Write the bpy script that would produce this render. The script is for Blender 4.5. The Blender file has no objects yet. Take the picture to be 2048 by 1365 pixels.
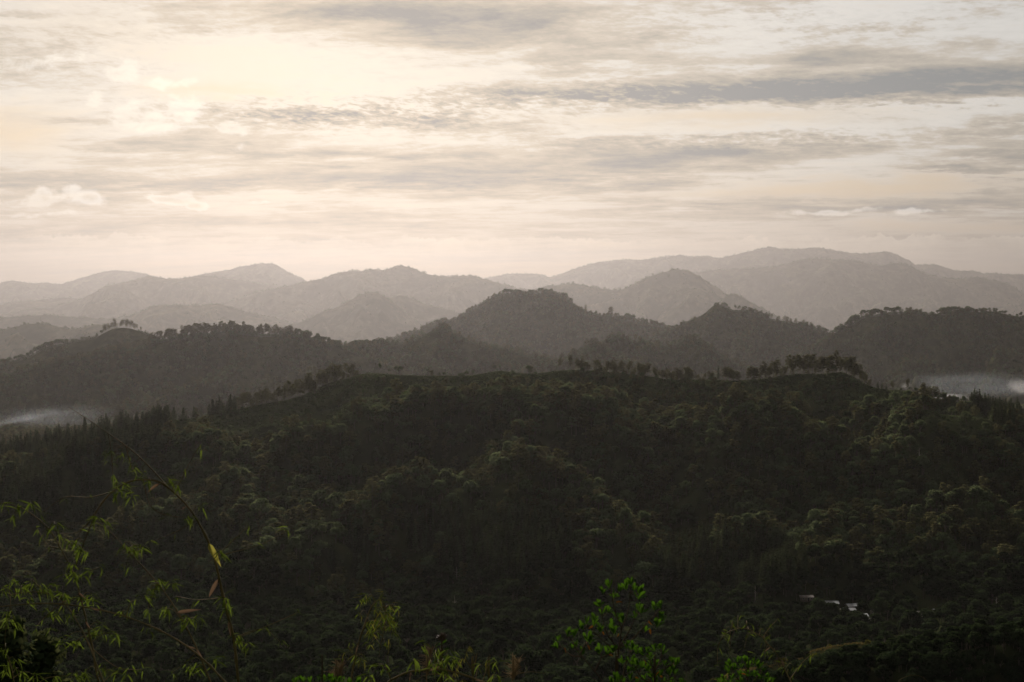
import bpy, math, random
import numpy as np
from mathutils import Vector, Matrix, Quaternion

S = bpy.context.scene
COL = S.collection
R = random.Random(7)
NR = np.random.default_rng(11)

# ------------------------------------------------------------------ camera
FPX = 2844.0                      # focal length in photo pixels (2048 wide)
HORIZON = 590.0                   # photo row of eye level
PITCH = math.atan((682.5 - HORIZON) / FPX)
cam_d = bpy.data.cameras.new('camera')
cam_d.sensor_width = 36
cam_d.lens = 36 * FPX / 2048
cam_d.clip_start = 0.1
cam_d.clip_end = 80000
cam = bpy.data.objects.new('camera', cam_d)
COL.objects.link(cam)
cam.rotation_euler = (math.pi / 2 - PITCH, 0, 0)
S.camera = cam
cp, sp = math.cos(PITCH), math.sin(PITCH)


def ray(px, py):
    """direction (x, 1, z) of a photo position"""
    a, b = (px - 1024) / FPX, -(py - 682.5) / FPX
    y = cp + b * sp
    return a / y, (b * cp - sp) / y


def at(px, py, D):
    a, b = ray(px, py)
    return Vector((a * D, D, b * D))


# ------------------------------------------------------------------ view
S.view_settings.view_transform = 'Standard'
S.view_settings.look = 'None'
S.view_settings.exposure = 1.0
S.view_settings.gamma = 1.0
S.view_settings.use_curve_mapping = False
S.render.engine = 'CYCLES'
S.cycles.use_denoising = True
S.cycles.use_adaptive_sampling = False
S.cycles.max_bounces = 6
S.cycles.diffuse_bounces = 2
S.cycles.glossy_bounces = 2
S.cycles.transmission_bounces = 3
S.cycles.volume_bounces = 0
S.cycles.transparent_max_bounces = 8

# ------------------------------------------------------------------ sun
SUN_AZ = math.radians(-7.5)       # a little left of the view axis
SUN_EL = math.radians(20.0)
sun_d = bpy.data.lights.new('sun', 'SUN')
sun_d.energy = 5.0
sun_d.angle = math.radians(16)    # veiled by thin cloud
sun_d.color = (1.0, 0.905, 0.83)
sun = bpy.data.objects.new('sun', sun_d)
COL.objects.link(sun)
SUN = Vector((math.sin(SUN_AZ) * math.cos(SUN_EL), math.cos(SUN_AZ) * math.cos(SUN_EL), math.sin(SUN_EL)))
sun.rotation_euler = SUN.to_track_quat('Z', 'Y').to_euler()


# ------------------------------------------------------------------ node helper
class E:
    """a socket with arithmetic"""
    def __init__(s, nt, v): s.nt, s.v = nt, v
    def _m(s, op, *a):
        n = s.nt.nodes.new('ShaderNodeMath'); n.operation = op
        for i, x in enumerate((s,) + a):
            x = x.v if isinstance(x, E) else x
            if isinstance(x, (int, float)): n.inputs[i].default_value = x
            else: s.nt.links.new(x, n.inputs[i])
        return E(s.nt, n.outputs[0])
    def __add__(s, o): return s._m('ADD', o)
    def __radd__(s, o): return s._m('ADD', o)
    def __sub__(s, o): return s._m('SUBTRACT', o)
    def __rsub__(s, o): return E(s.nt, o)._m('SUBTRACT', s)
    def __mul__(s, o): return s._m('MULTIPLY', o)
    def __rmul__(s, o): return s._m('MULTIPLY', o)
    def __truediv__(s, o): return s._m('DIVIDE', o)
    def exp(s): return s._m('EXPONENT')
    def clamp(s):
        r = s._m('ADD', 0.0); r.v.node.use_clamp = True; return r
    def smooth(s, a, b):
        n = s.nt.nodes.new('ShaderNodeMapRange'); n.interpolation_type = 'SMOOTHSTEP'
        n.inputs[1].default_value = a; n.inputs[2].default_value = b
        s.nt.links.new(s.v, n.inputs[0]); return E(s.nt, n.outputs[0])


def vec(nt, x, y, z):
    n = nt.nodes.new('ShaderNodeCombineXYZ')
    for i, k in enumerate((x, y, z)):
        if isinstance(k, E): nt.links.new(k.v, n.inputs[i])
        else: n.inputs[i].default_value = k
    return n.outputs[0]


def noise(nt, v, scale, detail=6, rough=0.55, dist=0.0, dims='3D'):
    n = nt.nodes.new('ShaderNodeTexNoise'); n.noise_dimensions = dims
    nt.links.new(v, n.inputs['Vector'])
    n.inputs['Scale'].default_value = scale; n.inputs['Detail'].default_value = detail
    n.inputs['Roughness'].default_value = rough; n.inputs['Distortion'].default_value = dist
    return E(nt, n.outputs['Fac'])


def mixc(nt, f, a, b, mode='MIX'):
    n = nt.nodes.new('ShaderNodeMix'); n.data_type = 'RGBA'; n.blend_type = mode
    for i, k in ((0, f), (6, a), (7, b)):
        k = k.v if isinstance(k, E) else k
        if isinstance(k, (int, float)): n.inputs[i].default_value = k
        elif isinstance(k, tuple): n.inputs[i].default_value = (*k, 1)
        else: nt.links.new(k, n.inputs[i])
    return n.outputs[2]


# ------------------------------------------------------------------ world: veiled late sky
def sky_pos(px, py):
    a, b = ray(px, py)
    return math.degrees(math.atan2(a, 1)), math.degrees(math.atan2(b, math.hypot(a, 1)))


PD = math.degrees(1 / FPX)        # one photo pixel in degrees
W = bpy.data.worlds.new('World')
S.world = W
W.use_nodes = True
nt = W.node_tree
nt.nodes.clear()
tc = nt.nodes.new('ShaderNodeTexCoord')
sx = nt.nodes.new('ShaderNodeSeparateXYZ')
nt.links.new(tc.outputs['Generated'], sx.inputs[0])
dx, dy, dz = (E(nt, o) for o in sx.outputs)
az = dx._m('ARCTAN2', dy) * 57.2958
el = dz._m('ARCSINE') * 57.2958
up = dz._m('MAXIMUM', 0.0)
sk = nt.nodes.new('ShaderNodeTexSky')
sk.sky_type = 'NISHITA'; sk.sun_disc = False
sk.sun_elevation = SUN_EL; sk.sun_rotation = SUN_AZ
sk.air_density = 1.5; sk.dust_density = 2.0
# cloud deck seen in perspective
kx, ky = dx / (up + 0.09), dy / (up + 0.09)
deck = vec(nt, kx * 0.62 + ky * 0.08, ky * 1.0, 0.0)
deck2 = vec(nt, kx * 1.25 + ky * 0.35, ky * 2.0, 3.7)
n1 = noise(nt, deck, 1.35, 11, 0.62, 0.35)
n2 = noise(nt, deck2, 2.8, 11, 0.66, 0.25)
n3 = noise(nt, vec(nt, az * 0.55 + el * 0.9, el * 1.7 - az * 0.12, 2.2), 3.4, 9, 0.62, 0.3)
ang = vec(nt, az * 0.35, el * 1.2, 0.0)
wu = noise(nt, ang, 0.9, 5, 0.6) - 0.5
angb = vec(nt, az * 0.3, el * 1.5, 8.3)
wv = noise(nt, angb, 1.0, 6, 0.65) - 0.5
azw = az + wu * 5.0
elw = el + wv * 1.15 + (n2 - 0.5) * 0.5


def gauss(px, py, rx, ry, slope=0.0, u=None, v=None):
    a, b = sky_pos(px, py)
    u = (u or azw) - a
    v = (v or elw) - b
    if slope: v = v + u * slope
    u, v = u * (1 / (rx * PD)), v * (1 / (ry * PD))
    return (u * u + v * v)._m('MULTIPLY', -1.0).exp()


thick = [(900, 28, 330, 36, .0, .75), (1010, 82, 230, 22, .0, .45), (1170, 122, 240, 15, -.02, .45),
         (640, 20, 120, 16, .06, .25), (40, 28, 90, 8, -.04, .4),
         (1830, 165, 380, 33, -.03, 1.0), (1500, 188, 250, 15, .0, .55), (1180, 186, 240, 15, .0, .50),
         (1330, 55, 120, 10, 0, .3), (1700, 62, 200, 9, -.05, .35), (1560, 125, 260, 12, -.02, .3),
         (640, 232, 230, 17, .06, .55), (860, 226, 150, 20, .05, .38),
         (1060, 262, 100, 8, 0, .45), (1370, 318, 360, 36, -.02, .75), (1120, 348, 260, 22, .0, .45),
         (150, 362, 460, 17, .0, .7), (720, 312, 270, 10, -.01, .5), (600, 360, 480, 20, 0, .35),
         (2030, 243, 80, 9, 0, .75), (1930, 343, 130, 8, .04, .85), (2010, 310, 60, 9, 0, .6),
         (1880, 412, 260, 14, -.02, .55), (1440, 402, 170, 9, 0, .35), (240, 392, 300, 25, 0, .3),
         (1990, 388, 40, 10, 0, .4), (120, 238, 140, 8, .02, .35), (180, 292, 160, 7, .02, .25),
         (1750, 270, 300, 10, 0, .25), (700, 460, 900, 40, 0, .16)]
thin = [(540, 105, 280, 50, .0, .10), (1620, 40, 190, 26, .0, .10), (1000, 150, 500, 20, 0, .12),
        (60, 250, 130, 45, .0, .6), (420, 178, 150, 15, .0, .45), (1800, 372, 300, 22, -.02, .55),
        (1430, 232, 300, 16, .0, .42), (1950, 450, 300, 14, 0, .4), (900, 285, 160, 10, 0, .3),
        (1850, 210, 250, 8, -.02, .3), (1750, 15, 200, 20, 0, .25), (1280, 262, 350, 9, 0, .3)]
d = (n1 - 0.5) * 1.85 + (n2 - 0.5) * 1.05 + 0.39 + az.smooth(-4, 20) * 0.07
rip = gauss(690, 225, 330, 32) + gauss(1270, 190, 420, 26) * 0.8 + gauss(1880, 212, 260, 16) * 0.6 + gauss(1500, 280, 380, 20) * 0.5 + gauss(250, 90, 300, 60) * .25 + gauss(1650, 40, 400, 40) * .3
d = d + (n3 - 0.5) * (0.30 + rip * 2.3)
for px, py, rx, ry, sl, w in thick: d = d + gauss(px, py, rx, ry, sl) * (w * 0.62)
for px, py, rx, ry, sl, w in thin: d = d - gauss(px, py, rx, ry, sl) * (w * 0.62)
d = d.clamp()
rmp = nt.nodes.new('ShaderNodeValToRGB')
rmp.color_ramp.interpolation = 'LINEAR'
cr = rmp.color_ramp.elements
cr[0].position, cr[0].color = 0.0, (1.03, 1.0, 0.97, 1)
cr[1].position, cr[1].color = 1.0, (0.36, 0.395, 0.42, 1)
for p, c in ((0.20, (1.09, 1.08, 1.06, 1)), (0.36, (1.02, 1.01, 0.985, 1)), (0.52, (0.82, 0.75, 0.66, 1)), (0.72, (0.60, 0.565, 0.505, 1))):
    e = cr.new(p); e.color = c
nt.links.new(d.v, rmp.inputs[0])
gap = None
for px, py, rx, ry, w in ((40, 262, 120, 50, .8), (420, 182, 160, 16, .55), (1810, 372, 300, 24, .8), (1440, 236, 300, 18, .7), (1960, 452, 300, 14, .6), (1500, 395, 250, 14, .5), (140, 60, 200, 60, .35)):
    g = gauss(px, py, rx, ry) * w
    gap = g if gap is None else gap + g
rmp2 = mixc(nt, (gap * (1 - d.smooth(.30, .62))).clamp(), rmp.outputs[0], (0.98, 0.80, 0.61))
# glow of the hidden sun
dot = dx * SUN.x + dy * SUN.y + dz * SUN.z
th = dot._m('MINIMUM', 1.0)._m('ARCCOSINE') * 57.2958
glow = (th * th * (-1 / (15.0 ** 2))).exp()
glow2 = (th * th * (-1 / (62.0 ** 2))).exp()
lit = 0.27 + glow2 * 0.58 - glow * 0.34
cool = mixc(nt, glow2 * 0.75 + glow * 0.25, (1.01, 0.99, 0.97), (0.99, 1.0, 1.02))
cc = mixc(nt, 1.0, rmp2, cool, 'MULTIPLY')
low = mixc(nt, el.smooth(0.2, 3.6), (0.29, 0.262, 0.228), cc)
low = mixc(nt, el.smooth(-0.5, 7.0)*0.5+0.5, (0.40, 0.36, 0.32), low)
# small cumulus: puffs with ragged edges, lit rims and grey undersides
pv = vec(nt, az * 1.0, el * 1.25, 1.7)
pn = noise(nt, pv, 1.15, 8, 0.60, 0.2)
pn2 = noise(nt, pv, 0.55, 3, 0.5, 0.0)
puffs = [(105, 388, 42, 19, 1.0), (178, 398, 48, 17, 1.0), (345, 398, 62, 13, 1.0), (370, 390, 30, 13, .7), (408, 406, 28, 12, .9), (522, 405, 24, 10, .55),
         (1660, 424, 100, 8, .75), (1815, 425, 60, 8, .7), (95, 428, 90, 10, .5), (600, 415, 70, 6, .4),
         (120, 128, 190, 26, .50), (260, 142, 60, 34, .66), (330, 165, 50, 26, .60), (300, 235, 130, 50, .62), (210, 205, 90, 30, .48), (360, 225, 70, 40, .66), (478, 255, 60, 22, .62), (470, 292, 40, 18, .45)]
pf = None
pw = az + (pn2 - 0.5) * 2.2
pe = el + (pn2 - 0.5) * 0.9
for px, py, rx, ry, w in puffs:
    g = gauss(px, py, rx, ry, 0, pw, pe) * w
    pf = g if pf is None else pf._m('MAXIMUM', g)
pd_ = pf + (pn - 0.5) * 1.25
pm = pd_.smooth(0.32, 0.70) * pf.smooth(0.08, 0.30)
pcol = mixc(nt, (pd_ + (pn2 - 0.5) * 0.9)  .smooth(0.60, 1.2), (0.98, 0.945, 0.89), (0.66, 0.62, 0.57))
lm = mixc(nt, 1.0, low, vec(nt, lit, lit, lit), 'MULTIPLY')
c1 = mixc(nt, pm * 0.8, lm, pcol)
# a bank of distant heaped cloud along the horizon
bn = noise(nt, vec(nt, az * 1.0, el * 0.9, 5.0), 1.3, 8, 0.62)
bn2 = noise(nt, vec(nt, az * 1.0, 0.0, 9.0), 0.22, 3, 0.5)
b_el = sky_pos(1024, 478)[1]
edge = (bn - 0.5) * 1.3 + (bn2 - 0.5) * 1.2 + b_el
bank = (edge - el)
bm = bank.smooth(0.0, 0.12)
bfade = (bank * (-1.3)).exp()
bcol = mixc(nt, bfade.clamp(), (0.27, 0.243, 0.215), (0.80, 0.73, 0.64))
c2 = mixc(nt, bm * bn2.smooth(.35, .6) * 0.7, c1, bcol)
bg1 = nt.nodes.new('ShaderNodeBackground'); nt.links.new(sk.outputs[0], bg1.inputs[0]); bg1.inputs[1].default_value = 0.05
bg2 = nt.nodes.new('ShaderNodeBackground'); nt.links.new(c2, bg2.inputs[0]); bg2.inputs[1].default_value = 0.385
mx = nt.nodes.new('ShaderNodeMixShader')
nt.links.new((0.90 + d * 0.08).v, mx.inputs[0])
nt.links.new(bg1.outputs[0], mx.inputs[1]); nt.links.new(bg2.outputs[0], mx.inputs[2])
wo = nt.nodes.new('ShaderNodeOutputWorld'); nt.links.new(mx.outputs[0], wo.inputs[0])


# ------------------------------------------------------------------ materials
def new_mat(name):
    m = bpy.data.materials.new(name); m.use_nodes = True
    m.node_tree.nodes.clear()
    return m, m.node_tree


def out(nt, sh):
    o = nt.nodes.new('ShaderNodeOutputMaterial'); nt.links.new(sh, o.inputs['Surface'])


def foliage(name, c0, c1, trans=0.3, tcol=(0.12, 0.13, 0.03), gloss=0.0, scale=0.0):
    """leaves: colour varies per tree and per leaf; light passes through"""
    m, nt = new_mat(name)
    oi = nt.nodes.new('ShaderNodeObjectInfo')
    ge = nt.nodes.new('ShaderNodeNewGeometry')
    f = E(nt, oi.outputs['Random']) * 0.6 + E(nt, ge.outputs['Random Per Island']) * 0.4
    c = mixc(nt, f, c0, c1)
    br = 0.52 + (E(nt, oi.outputs['Random']) * 7.31)._m('FRACT') * 0.95
    c = mixc(nt, 1.0, c, vec(nt, br, br, br), 'MULTIPLY')
    di = nt.nodes.new('ShaderNodeBsdfDiffuse'); nt.links.new(c, di.inputs[0])
    tr = nt.nodes.new('ShaderNodeBsdfTranslucent'); tr.inputs[0].default_value = (*tcol, 1)
    mi = nt.nodes.new('ShaderNodeMixShader'); mi.inputs[0].default_value = trans
    nt.links.new(di.outputs[0], mi.inputs[1]); nt.links.new(tr.outputs[0], mi.inputs[2])
    sh = mi.outputs[0]
    if gloss:
        gl = nt.nodes.new('ShaderNodeBsdfGlossy'); gl.inputs['Roughness'].default_value = 0.38
        gl.inputs[0].default_value = (1, 1, 1, 1)
        m2 = nt.nodes.new('ShaderNodeMixShader'); m2.inputs[0].default_value = gloss
        nt.links.new(sh, m2.inputs[1]); nt.links.new(gl.outputs[0], m2.inputs[2]); sh = m2.outputs[0]
    out(nt, sh)
    return m


def rough(name, c0, c1, scale=1.0, bump=0.0, rgh=0.9, metal=0.0, detail=6, spec=0.2):
    m, nt = new_mat(name)
    t = nt.nodes.new('ShaderNodeTexCoord')
    n = noise(nt, t.outputs['Object'], scale, detail, 0.6)
    c = mixc(nt, n.smooth(0.3, 0.7), c0, c1)
    b = nt.nodes.new('ShaderNodeBsdfPrincipled')
    nt.links.new(c, b.inputs['Base Color'])
    b.inputs['Roughness'].default_value = rgh; b.inputs['Metallic'].default_value = metal
    b.inputs['Specular IOR Level'].default_value = spec
    if bump:
        bp = nt.nodes.new('ShaderNodeBump'); bp.inputs['Strength'].default_value = 0.8; bp.inputs['Distance'].default_value = bump
        nt.links.new(n.v, bp.inputs['Height']); nt.links.new(bp.outputs[0], b.inputs['Normal'])
    out(nt, b.outputs[0])
    return m


def hill_mat(name, c_grass, c_scrub, c_dry, scale, bump):
    m, nt = new_mat(name)
    t = nt.nodes.new('ShaderNodeTexCoord')
    v = t.outputs['Object']
    a = noise(nt, v, scale, 8, 0.62)
    b = noise(nt, v, scale * 6, 6, 0.65)
    c = mixc(nt, a.smooth(0.38, 0.62), c_scrub, c_grass)
    c = mixc(nt, (a * 0.5 + b * 0.5).smooth(0.50, 0.66), c, c_dry)
    bs = nt.nodes.new('ShaderNodeBsdfDiffuse'); nt.links.new(c, bs.inputs['Color']); bs.inputs['Roughness'].default_value = 0.6
    bp = nt.nodes.new('ShaderNodeBump'); bp.inputs['Strength'].default_value = 0.7; bp.inputs['Distance'].default_value = bump
    nt.links.new((a * 0.6 + b * 0.4).v, bp.inputs['Height']); nt.links.new(bp.outputs[0], bs.inputs['Normal'])
    out(nt, bs.outputs[0])
    return m


M = {}
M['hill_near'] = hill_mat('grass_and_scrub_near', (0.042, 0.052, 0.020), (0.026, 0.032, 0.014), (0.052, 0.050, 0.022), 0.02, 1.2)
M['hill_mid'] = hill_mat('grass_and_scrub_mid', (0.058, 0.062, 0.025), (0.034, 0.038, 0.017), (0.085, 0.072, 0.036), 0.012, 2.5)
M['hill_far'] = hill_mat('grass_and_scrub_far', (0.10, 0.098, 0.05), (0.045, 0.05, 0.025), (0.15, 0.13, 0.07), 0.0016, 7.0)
M['meadow'] = hill_mat('dry_meadow', (0.036, 0.036, 0.012), (0.024, 0.028, 0.010), (0.048, 0.038, 0.017), 0.12, 0.5)
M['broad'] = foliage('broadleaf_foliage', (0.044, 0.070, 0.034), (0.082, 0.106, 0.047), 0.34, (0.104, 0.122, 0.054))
M['broad_shade_toned'] = foliage('shade_toned_broadleaf_foliage', (0.014, 0.024, 0.012), (0.028, 0.038, 0.017), 0.26, (0.025, 0.036, 0.013))  # broadleaf tones darkened to paint in the shade of valley and spur
M['pine'] = foliage('pine_needles', (0.048, 0.058, 0.024), (0.085, 0.085, 0.037), 0.30, (0.12, 0.11, 0.048))
M['conif'] = foliage('conifer_needles', (0.031, 0.048, 0.024), (0.051, 0.068, 0.031), 0.18, (0.085, 0.093, 0.034))
M['yellowish'] = foliage('yellow_green_foliage', (0.085, 0.095, 0.015), (0.14, 0.125, 0.022), 0.3, (0.12, 0.11, 0.02))
M['tussock'] = foliage('dry_tussock', (0.048, 0.046, 0.016), (0.078, 0.062, 0.024), 0.3, (0.12, 0.09, 0.03))
M['bark'] = rough('bark', (0.06, 0.048, 0.036), (0.13, 0.105, 0.08), 3.0, 0.03)
M['pale_bark'] = rough('pale_dead_bark', (0.22, 0.19, 0.16), (0.36, 0.32, 0.27), 2.0, 0.03)
M['bamboo_leaf'] = foliage('bamboo_leaf', (0.026, 0.043, 0.010), (0.048, 0.064, 0.014), 0.42, (0.058, 0.082, 0.009))
M['fine_leaf'] = foliage('fine_bamboo_leaf', (0.10, 0.11, 0.018), (0.16, 0.15, 0.03), 0.40, (0.076, 0.072, 0.012))
M['shrub_leaf'] = foliage('shrub_leaf', (0.015, 0.038, 0.008), (0.027, 0.056, 0.010), 0.36, (0.032, 0.074, 0.004))
M['orange_leaf'] = foliage('orange_leaf', (0.10, 0.042, 0.008), (0.17, 0.072, 0.012), 0.3, (0.07, 0.028, 0.005))
M['sheath'] = foliage('papery_sheath', (0.085, 0.058, 0.040), (0.16, 0.11, 0.075), 0.3, (0.08, 0.05, 0.03))
M['green_sheath'] = foliage('green_sheath', (0.16, 0.17, 0.04), (0.22, 0.20, 0.05), 0.4, (0.18, 0.16, 0.03))
M['culm'] = rough('bamboo_culm', (0.050, 0.046, 0.018), (0.115, 0.085, 0.04), 6.0, 0.0, 0.85, 0.0, 4, 0.02)
M['twig'] = rough('dark_twig', (0.032, 0.024, 0.016), (0.06, 0.045, 0.03), 8.0, 0.0, 0.9, 0.0, 4, 0.0)
M['seed'] = rough('dark_seed_head', (0.03, 0.02, 0.013), (0.07, 0.045, 0.028), 30.0, 0.0, 0.8)
M['plume'] = foliage('dry_grass_plume', (0.12, 0.085, 0.045), (0.19, 0.135, 0.075), 0.35, (0.08, 0.052, 0.025))
M['tin'] = rough('tin_roof', (0.42, 0.42, 0.43), (0.70, 0.70, 0.70), 0.35, 0.0, 0.30, 1.0, 4)
M['rust'] = rough('rusty_tin_roof', (0.25, 0.20, 0.17), (0.42, 0.38, 0.35), 0.8, 0.0, 0.4, 0.8, 4)
M['wall'] = rough('plank_wall', (0.12, 0.10, 0.08), (0.22, 0.19, 0.15), 1.5, 0.01)
M['white_wall'] = rough('white_wall', (0.5, 0.48, 0.44), (0.62, 0.6, 0.56), 1.5, 0.0)
M['dark'] = rough('dark_opening', (0.015, 0.015, 0.018), (0.03, 0.03, 0.035), 2.0, 0.0, 0.25, 0, 3, 0.5)


# ------------------------------------------------------------------ mesh helpers
def mesh_np(name, verts, quads, mats, midx=None, smooth=False):
    me = bpy.data.meshes.new(name)
    verts = np.asarray(verts, np.float32); quads = np.asarray(quads, np.int32)
    me.vertices.add(len(verts)); me.vertices.foreach_set('co', verts.ravel())
    k = quads.shape[1]
    me.loops.add(quads.size); me.loops.foreach_set('vertex_index', quads.ravel())
    me.polygons.add(len(quads))
    me.polygons.foreach_set('loop_start', np.arange(0, quads.size, k, dtype=np.int32))
    if midx is not None: me.polygons.foreach_set('material_index', np.asarray(midx, np.int32))
    for m in mats: me.materials.append(m)
    if smooth: me.polygons.foreach_set('use_smooth', np.ones(len(quads), bool))
    me.update(calc_edges=True); me.validate()
    return me


class MB:
    """collects quads"""
    def __init__(s): s.v, s.q, s.n = [], [], 0
    def add(s, v, q):
        s.v.append(np.asarray(v, float)); s.q.append(np.asarray(q, int) + s.n); s.n += len(v)
    def mesh(s, name, m, smooth=False):
        return mesh_np(name, np.concatenate(s.v), np.concatenate(s.q), [m], None, smooth)
    def tube(s, pts, rad, k=6):
        pts = np.asarray([tuple(p) for p in pts], float); n = len(pts)
        rad = np.broadcast_to(np.asarray(rad, float), (n,))
        tan = np.gradient(pts, axis=0); tan /= np.linalg.norm(tan, axis=1)[:, None] + 1e-9
        ref = np.array((0.31, 0.93, 0.17)) if abs(tan[0] @ np.array((0.31, 0.93, 0.17))) < 0.93 else np.array((1., 0, 0))
        a = np.cross(tan, ref); a /= np.linalg.norm(a, axis=1)[:, None] + 1e-9
        b = np.cross(tan, a)
        th = np.arange(k) * 2 * math.pi / k
        V = pts[:, None] + rad[:, None, None] * (np.cos(th)[None, :, None] * a[:, None] + np.sin(th)[None, :, None] * b[:, None])
        i = np.arange(n - 1)[:, None] * k; j = np.arange(k)[None]; j2 = (j + 1) % k
        Q = np.stack([i + j, i + j2, i + k + j2, i + k + j], -1).reshape(-1, 4)
        s.add(V.reshape(-1, 3), Q)
    def box(s, c, h, rot=0.0):
        c = np.asarray(c, float); h = np.asarray(h, float)
        v = np.array([(x, y, z) for z in (-1, 1) for y in (-1, 1) for x in (-1, 1)], float) * h
        ca, sa = math.cos(rot), math.sin(rot)
        v = np.stack([v[:, 0] * ca - v[:, 1] * sa, v[:, 0] * sa + v[:, 1] * ca, v[:, 2]], 1) + c
        s.add(v, [(0, 2, 3, 1), (4, 5, 7, 6), (0, 1, 5, 4), (2, 6, 7, 3), (0, 4, 6, 2), (1, 3, 7, 5)])


def obj(name, me, parent=None, **p):
    o = bpy.data.objects.new(name, me); COL.objects.link(o)
    if parent: o.parent = parent
    for k, v in p.items(): o[k] = v
    return o


def thing(name, loc, label, cat, group=None):
    o = bpy.data.objects.new(name, None); COL.objects.link(o)
    o.location = loc; o['label'] = label; o['category'] = cat
    o.empty_display_size = 0.2
    if group: o['group'] = group
    return o


def smooth_path(pts, n=8):
    """Catmull-Rom through the points"""
    P = [np.asarray(tuple(p), float) for p in pts]
    P = [2 * P[0] - P[1]] + P + [2 * P[-1] - P[-2]]
    o = []
    for i in range(1, len(P) - 2):
        a, b, c, d = P[i - 1:i + 3]
        for k in range(n):
            t = k / n
            o.append(0.5 * (2 * b + (c - a) * t + (2 * a - 5 * b + 4 * c - d) * t * t + (3 * b - a - 3 * c + d) * t ** 3))
    o.append(P[-2])
    return np.array(o)


# ------------------------------------------------------------------ terrain noise
def perlin(x, y, seed=0):
    xi, yi = np.floor(x).astype(np.int64), np.floor(y).astype(np.int64)
    xf, yf = x - xi, y - yi
    def g(ix, iy):
        h = (ix * 374761393 + iy * 668265263 + seed * 974634541) & 0xffffffff
        h = ((h ^ (h >> 13)) * 1274126177) & 0xffffffff
        a = ((h ^ (h >> 16)) & 0xffff) / 65536.0 * 2 * math.pi
        return np.cos(a), np.sin(a)
    def dt(ix, iy, fx, fy):
        c, s = g(ix, iy); return c * fx + s * fy
    u = xf ** 3 * (xf * (xf * 6 - 15) + 10); v = yf ** 3 * (yf * (yf * 6 - 15) + 10)
    a = dt(xi, yi, xf, yf); b = dt(xi + 1, yi, xf - 1, yf)
    c = dt(xi, yi + 1, xf, yf - 1); e = dt(xi + 1, yi + 1, xf - 1, yf - 1)
    return ((a + u * (b - a)) * (1 - v) + (c + u * (e - c)) * v) * 1.41


def fbm(x, y, seed, o=5, g=0.5):
    r, a = 0, 1.0
    for k in range(o):
        r = r + a * perlin(x * 2 ** k, y * 2 ** k, seed + k); a *= g
    return r


def ridged(x, y, seed, o=4):
    r, a = 0, 1.0
    for k in range(o):
        r = r + a * (1 - 2 * np.abs(perlin(x * 2 ** k, y * 2 ** k, seed + k))); a *= 0.5
    return r


class Field:
    """a height field over world x, y"""
    def __init__(s, x0, x1, y0, y1, step):
        s.x0, s.y0, s.d = x0, y0, step
        s.X = np.arange(x0, x1 + step, step); s.Y = np.arange(y0, y1 + step, step)
        s.gx, s.gy = np.meshgrid(s.X, s.Y)          # [iy, ix]
        s.Z = np.zeros_like(s.gx)
    def h(s, x, y):
        fx = np.clip((np.asarray(x) - s.x0) / s.d, 0, len(s.X) - 1.001); fy = np.clip((np.asarray(y) - s.y0) / s.d, 0, len(s.Y) - 1.001)
        i, j = fx.astype(int), fy.astype(int); u, v = fx - i, fy - j
        Z = s.Z
        return (Z[j, i] * (1 - u) + Z[j, i + 1] * u) * (1 - v) + (Z[j + 1, i] * (1 - u) + Z[j + 1, i + 1] * u) * v
    def build(s, name, mat, cut=None, kind='structure'):
        ny, nx = s.Z.shape
        i = np.arange(ny - 1)[:, None] * nx + np.arange(nx - 1)[None]
        q = np.stack([i, i + 1, i + nx + 1, i + nx], -1).reshape(-1, 4)
        if cut is not None:
            z = (s.Z - cut).ravel(); q = q[(z[q] > 0).any(1)]
        v = np.stack([s.gx, s.gy, s.Z], -1).reshape(-1, 3)
        used = np.unique(q); mp = np.full(len(v), -1); mp[used] = np.arange(len(used))
        o = obj(name, mesh_np(name, v[used], mp[q], [mat], None, True))
        o['kind'] = kind
        return o


FLOOR = -262.0


def floor_h(x, y):
    """valley floor and the slope under the viewpoint"""
    near = -1.75 - 0.318 * np.clip(y, -300, 620) - 0.02 * np.clip(np.abs(x) - 3, 0, 60)
    k = np.clip((y - 560) / 130, 0, 1); k = k * k * (3 - 2 * k)
    val = -198 - (y - 690) * 0.085
    val = np.where(y > 1000, -224.5 - (y - 1000) * 0.05, val)
    val = np.maximum(val, -900.0)
    z = near * (1 - k) + val * k
    amp = np.clip((y - 25) / 400, 0, 1)
    return z + amp * (5.0 * fbm(x / 140, y / 140, 51, 4) + np.clip((y - 1800) / 4000, 0, 1) * 22 * fbm(x / 900, y / 900, 61, 4))


HILLS = {}


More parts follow.
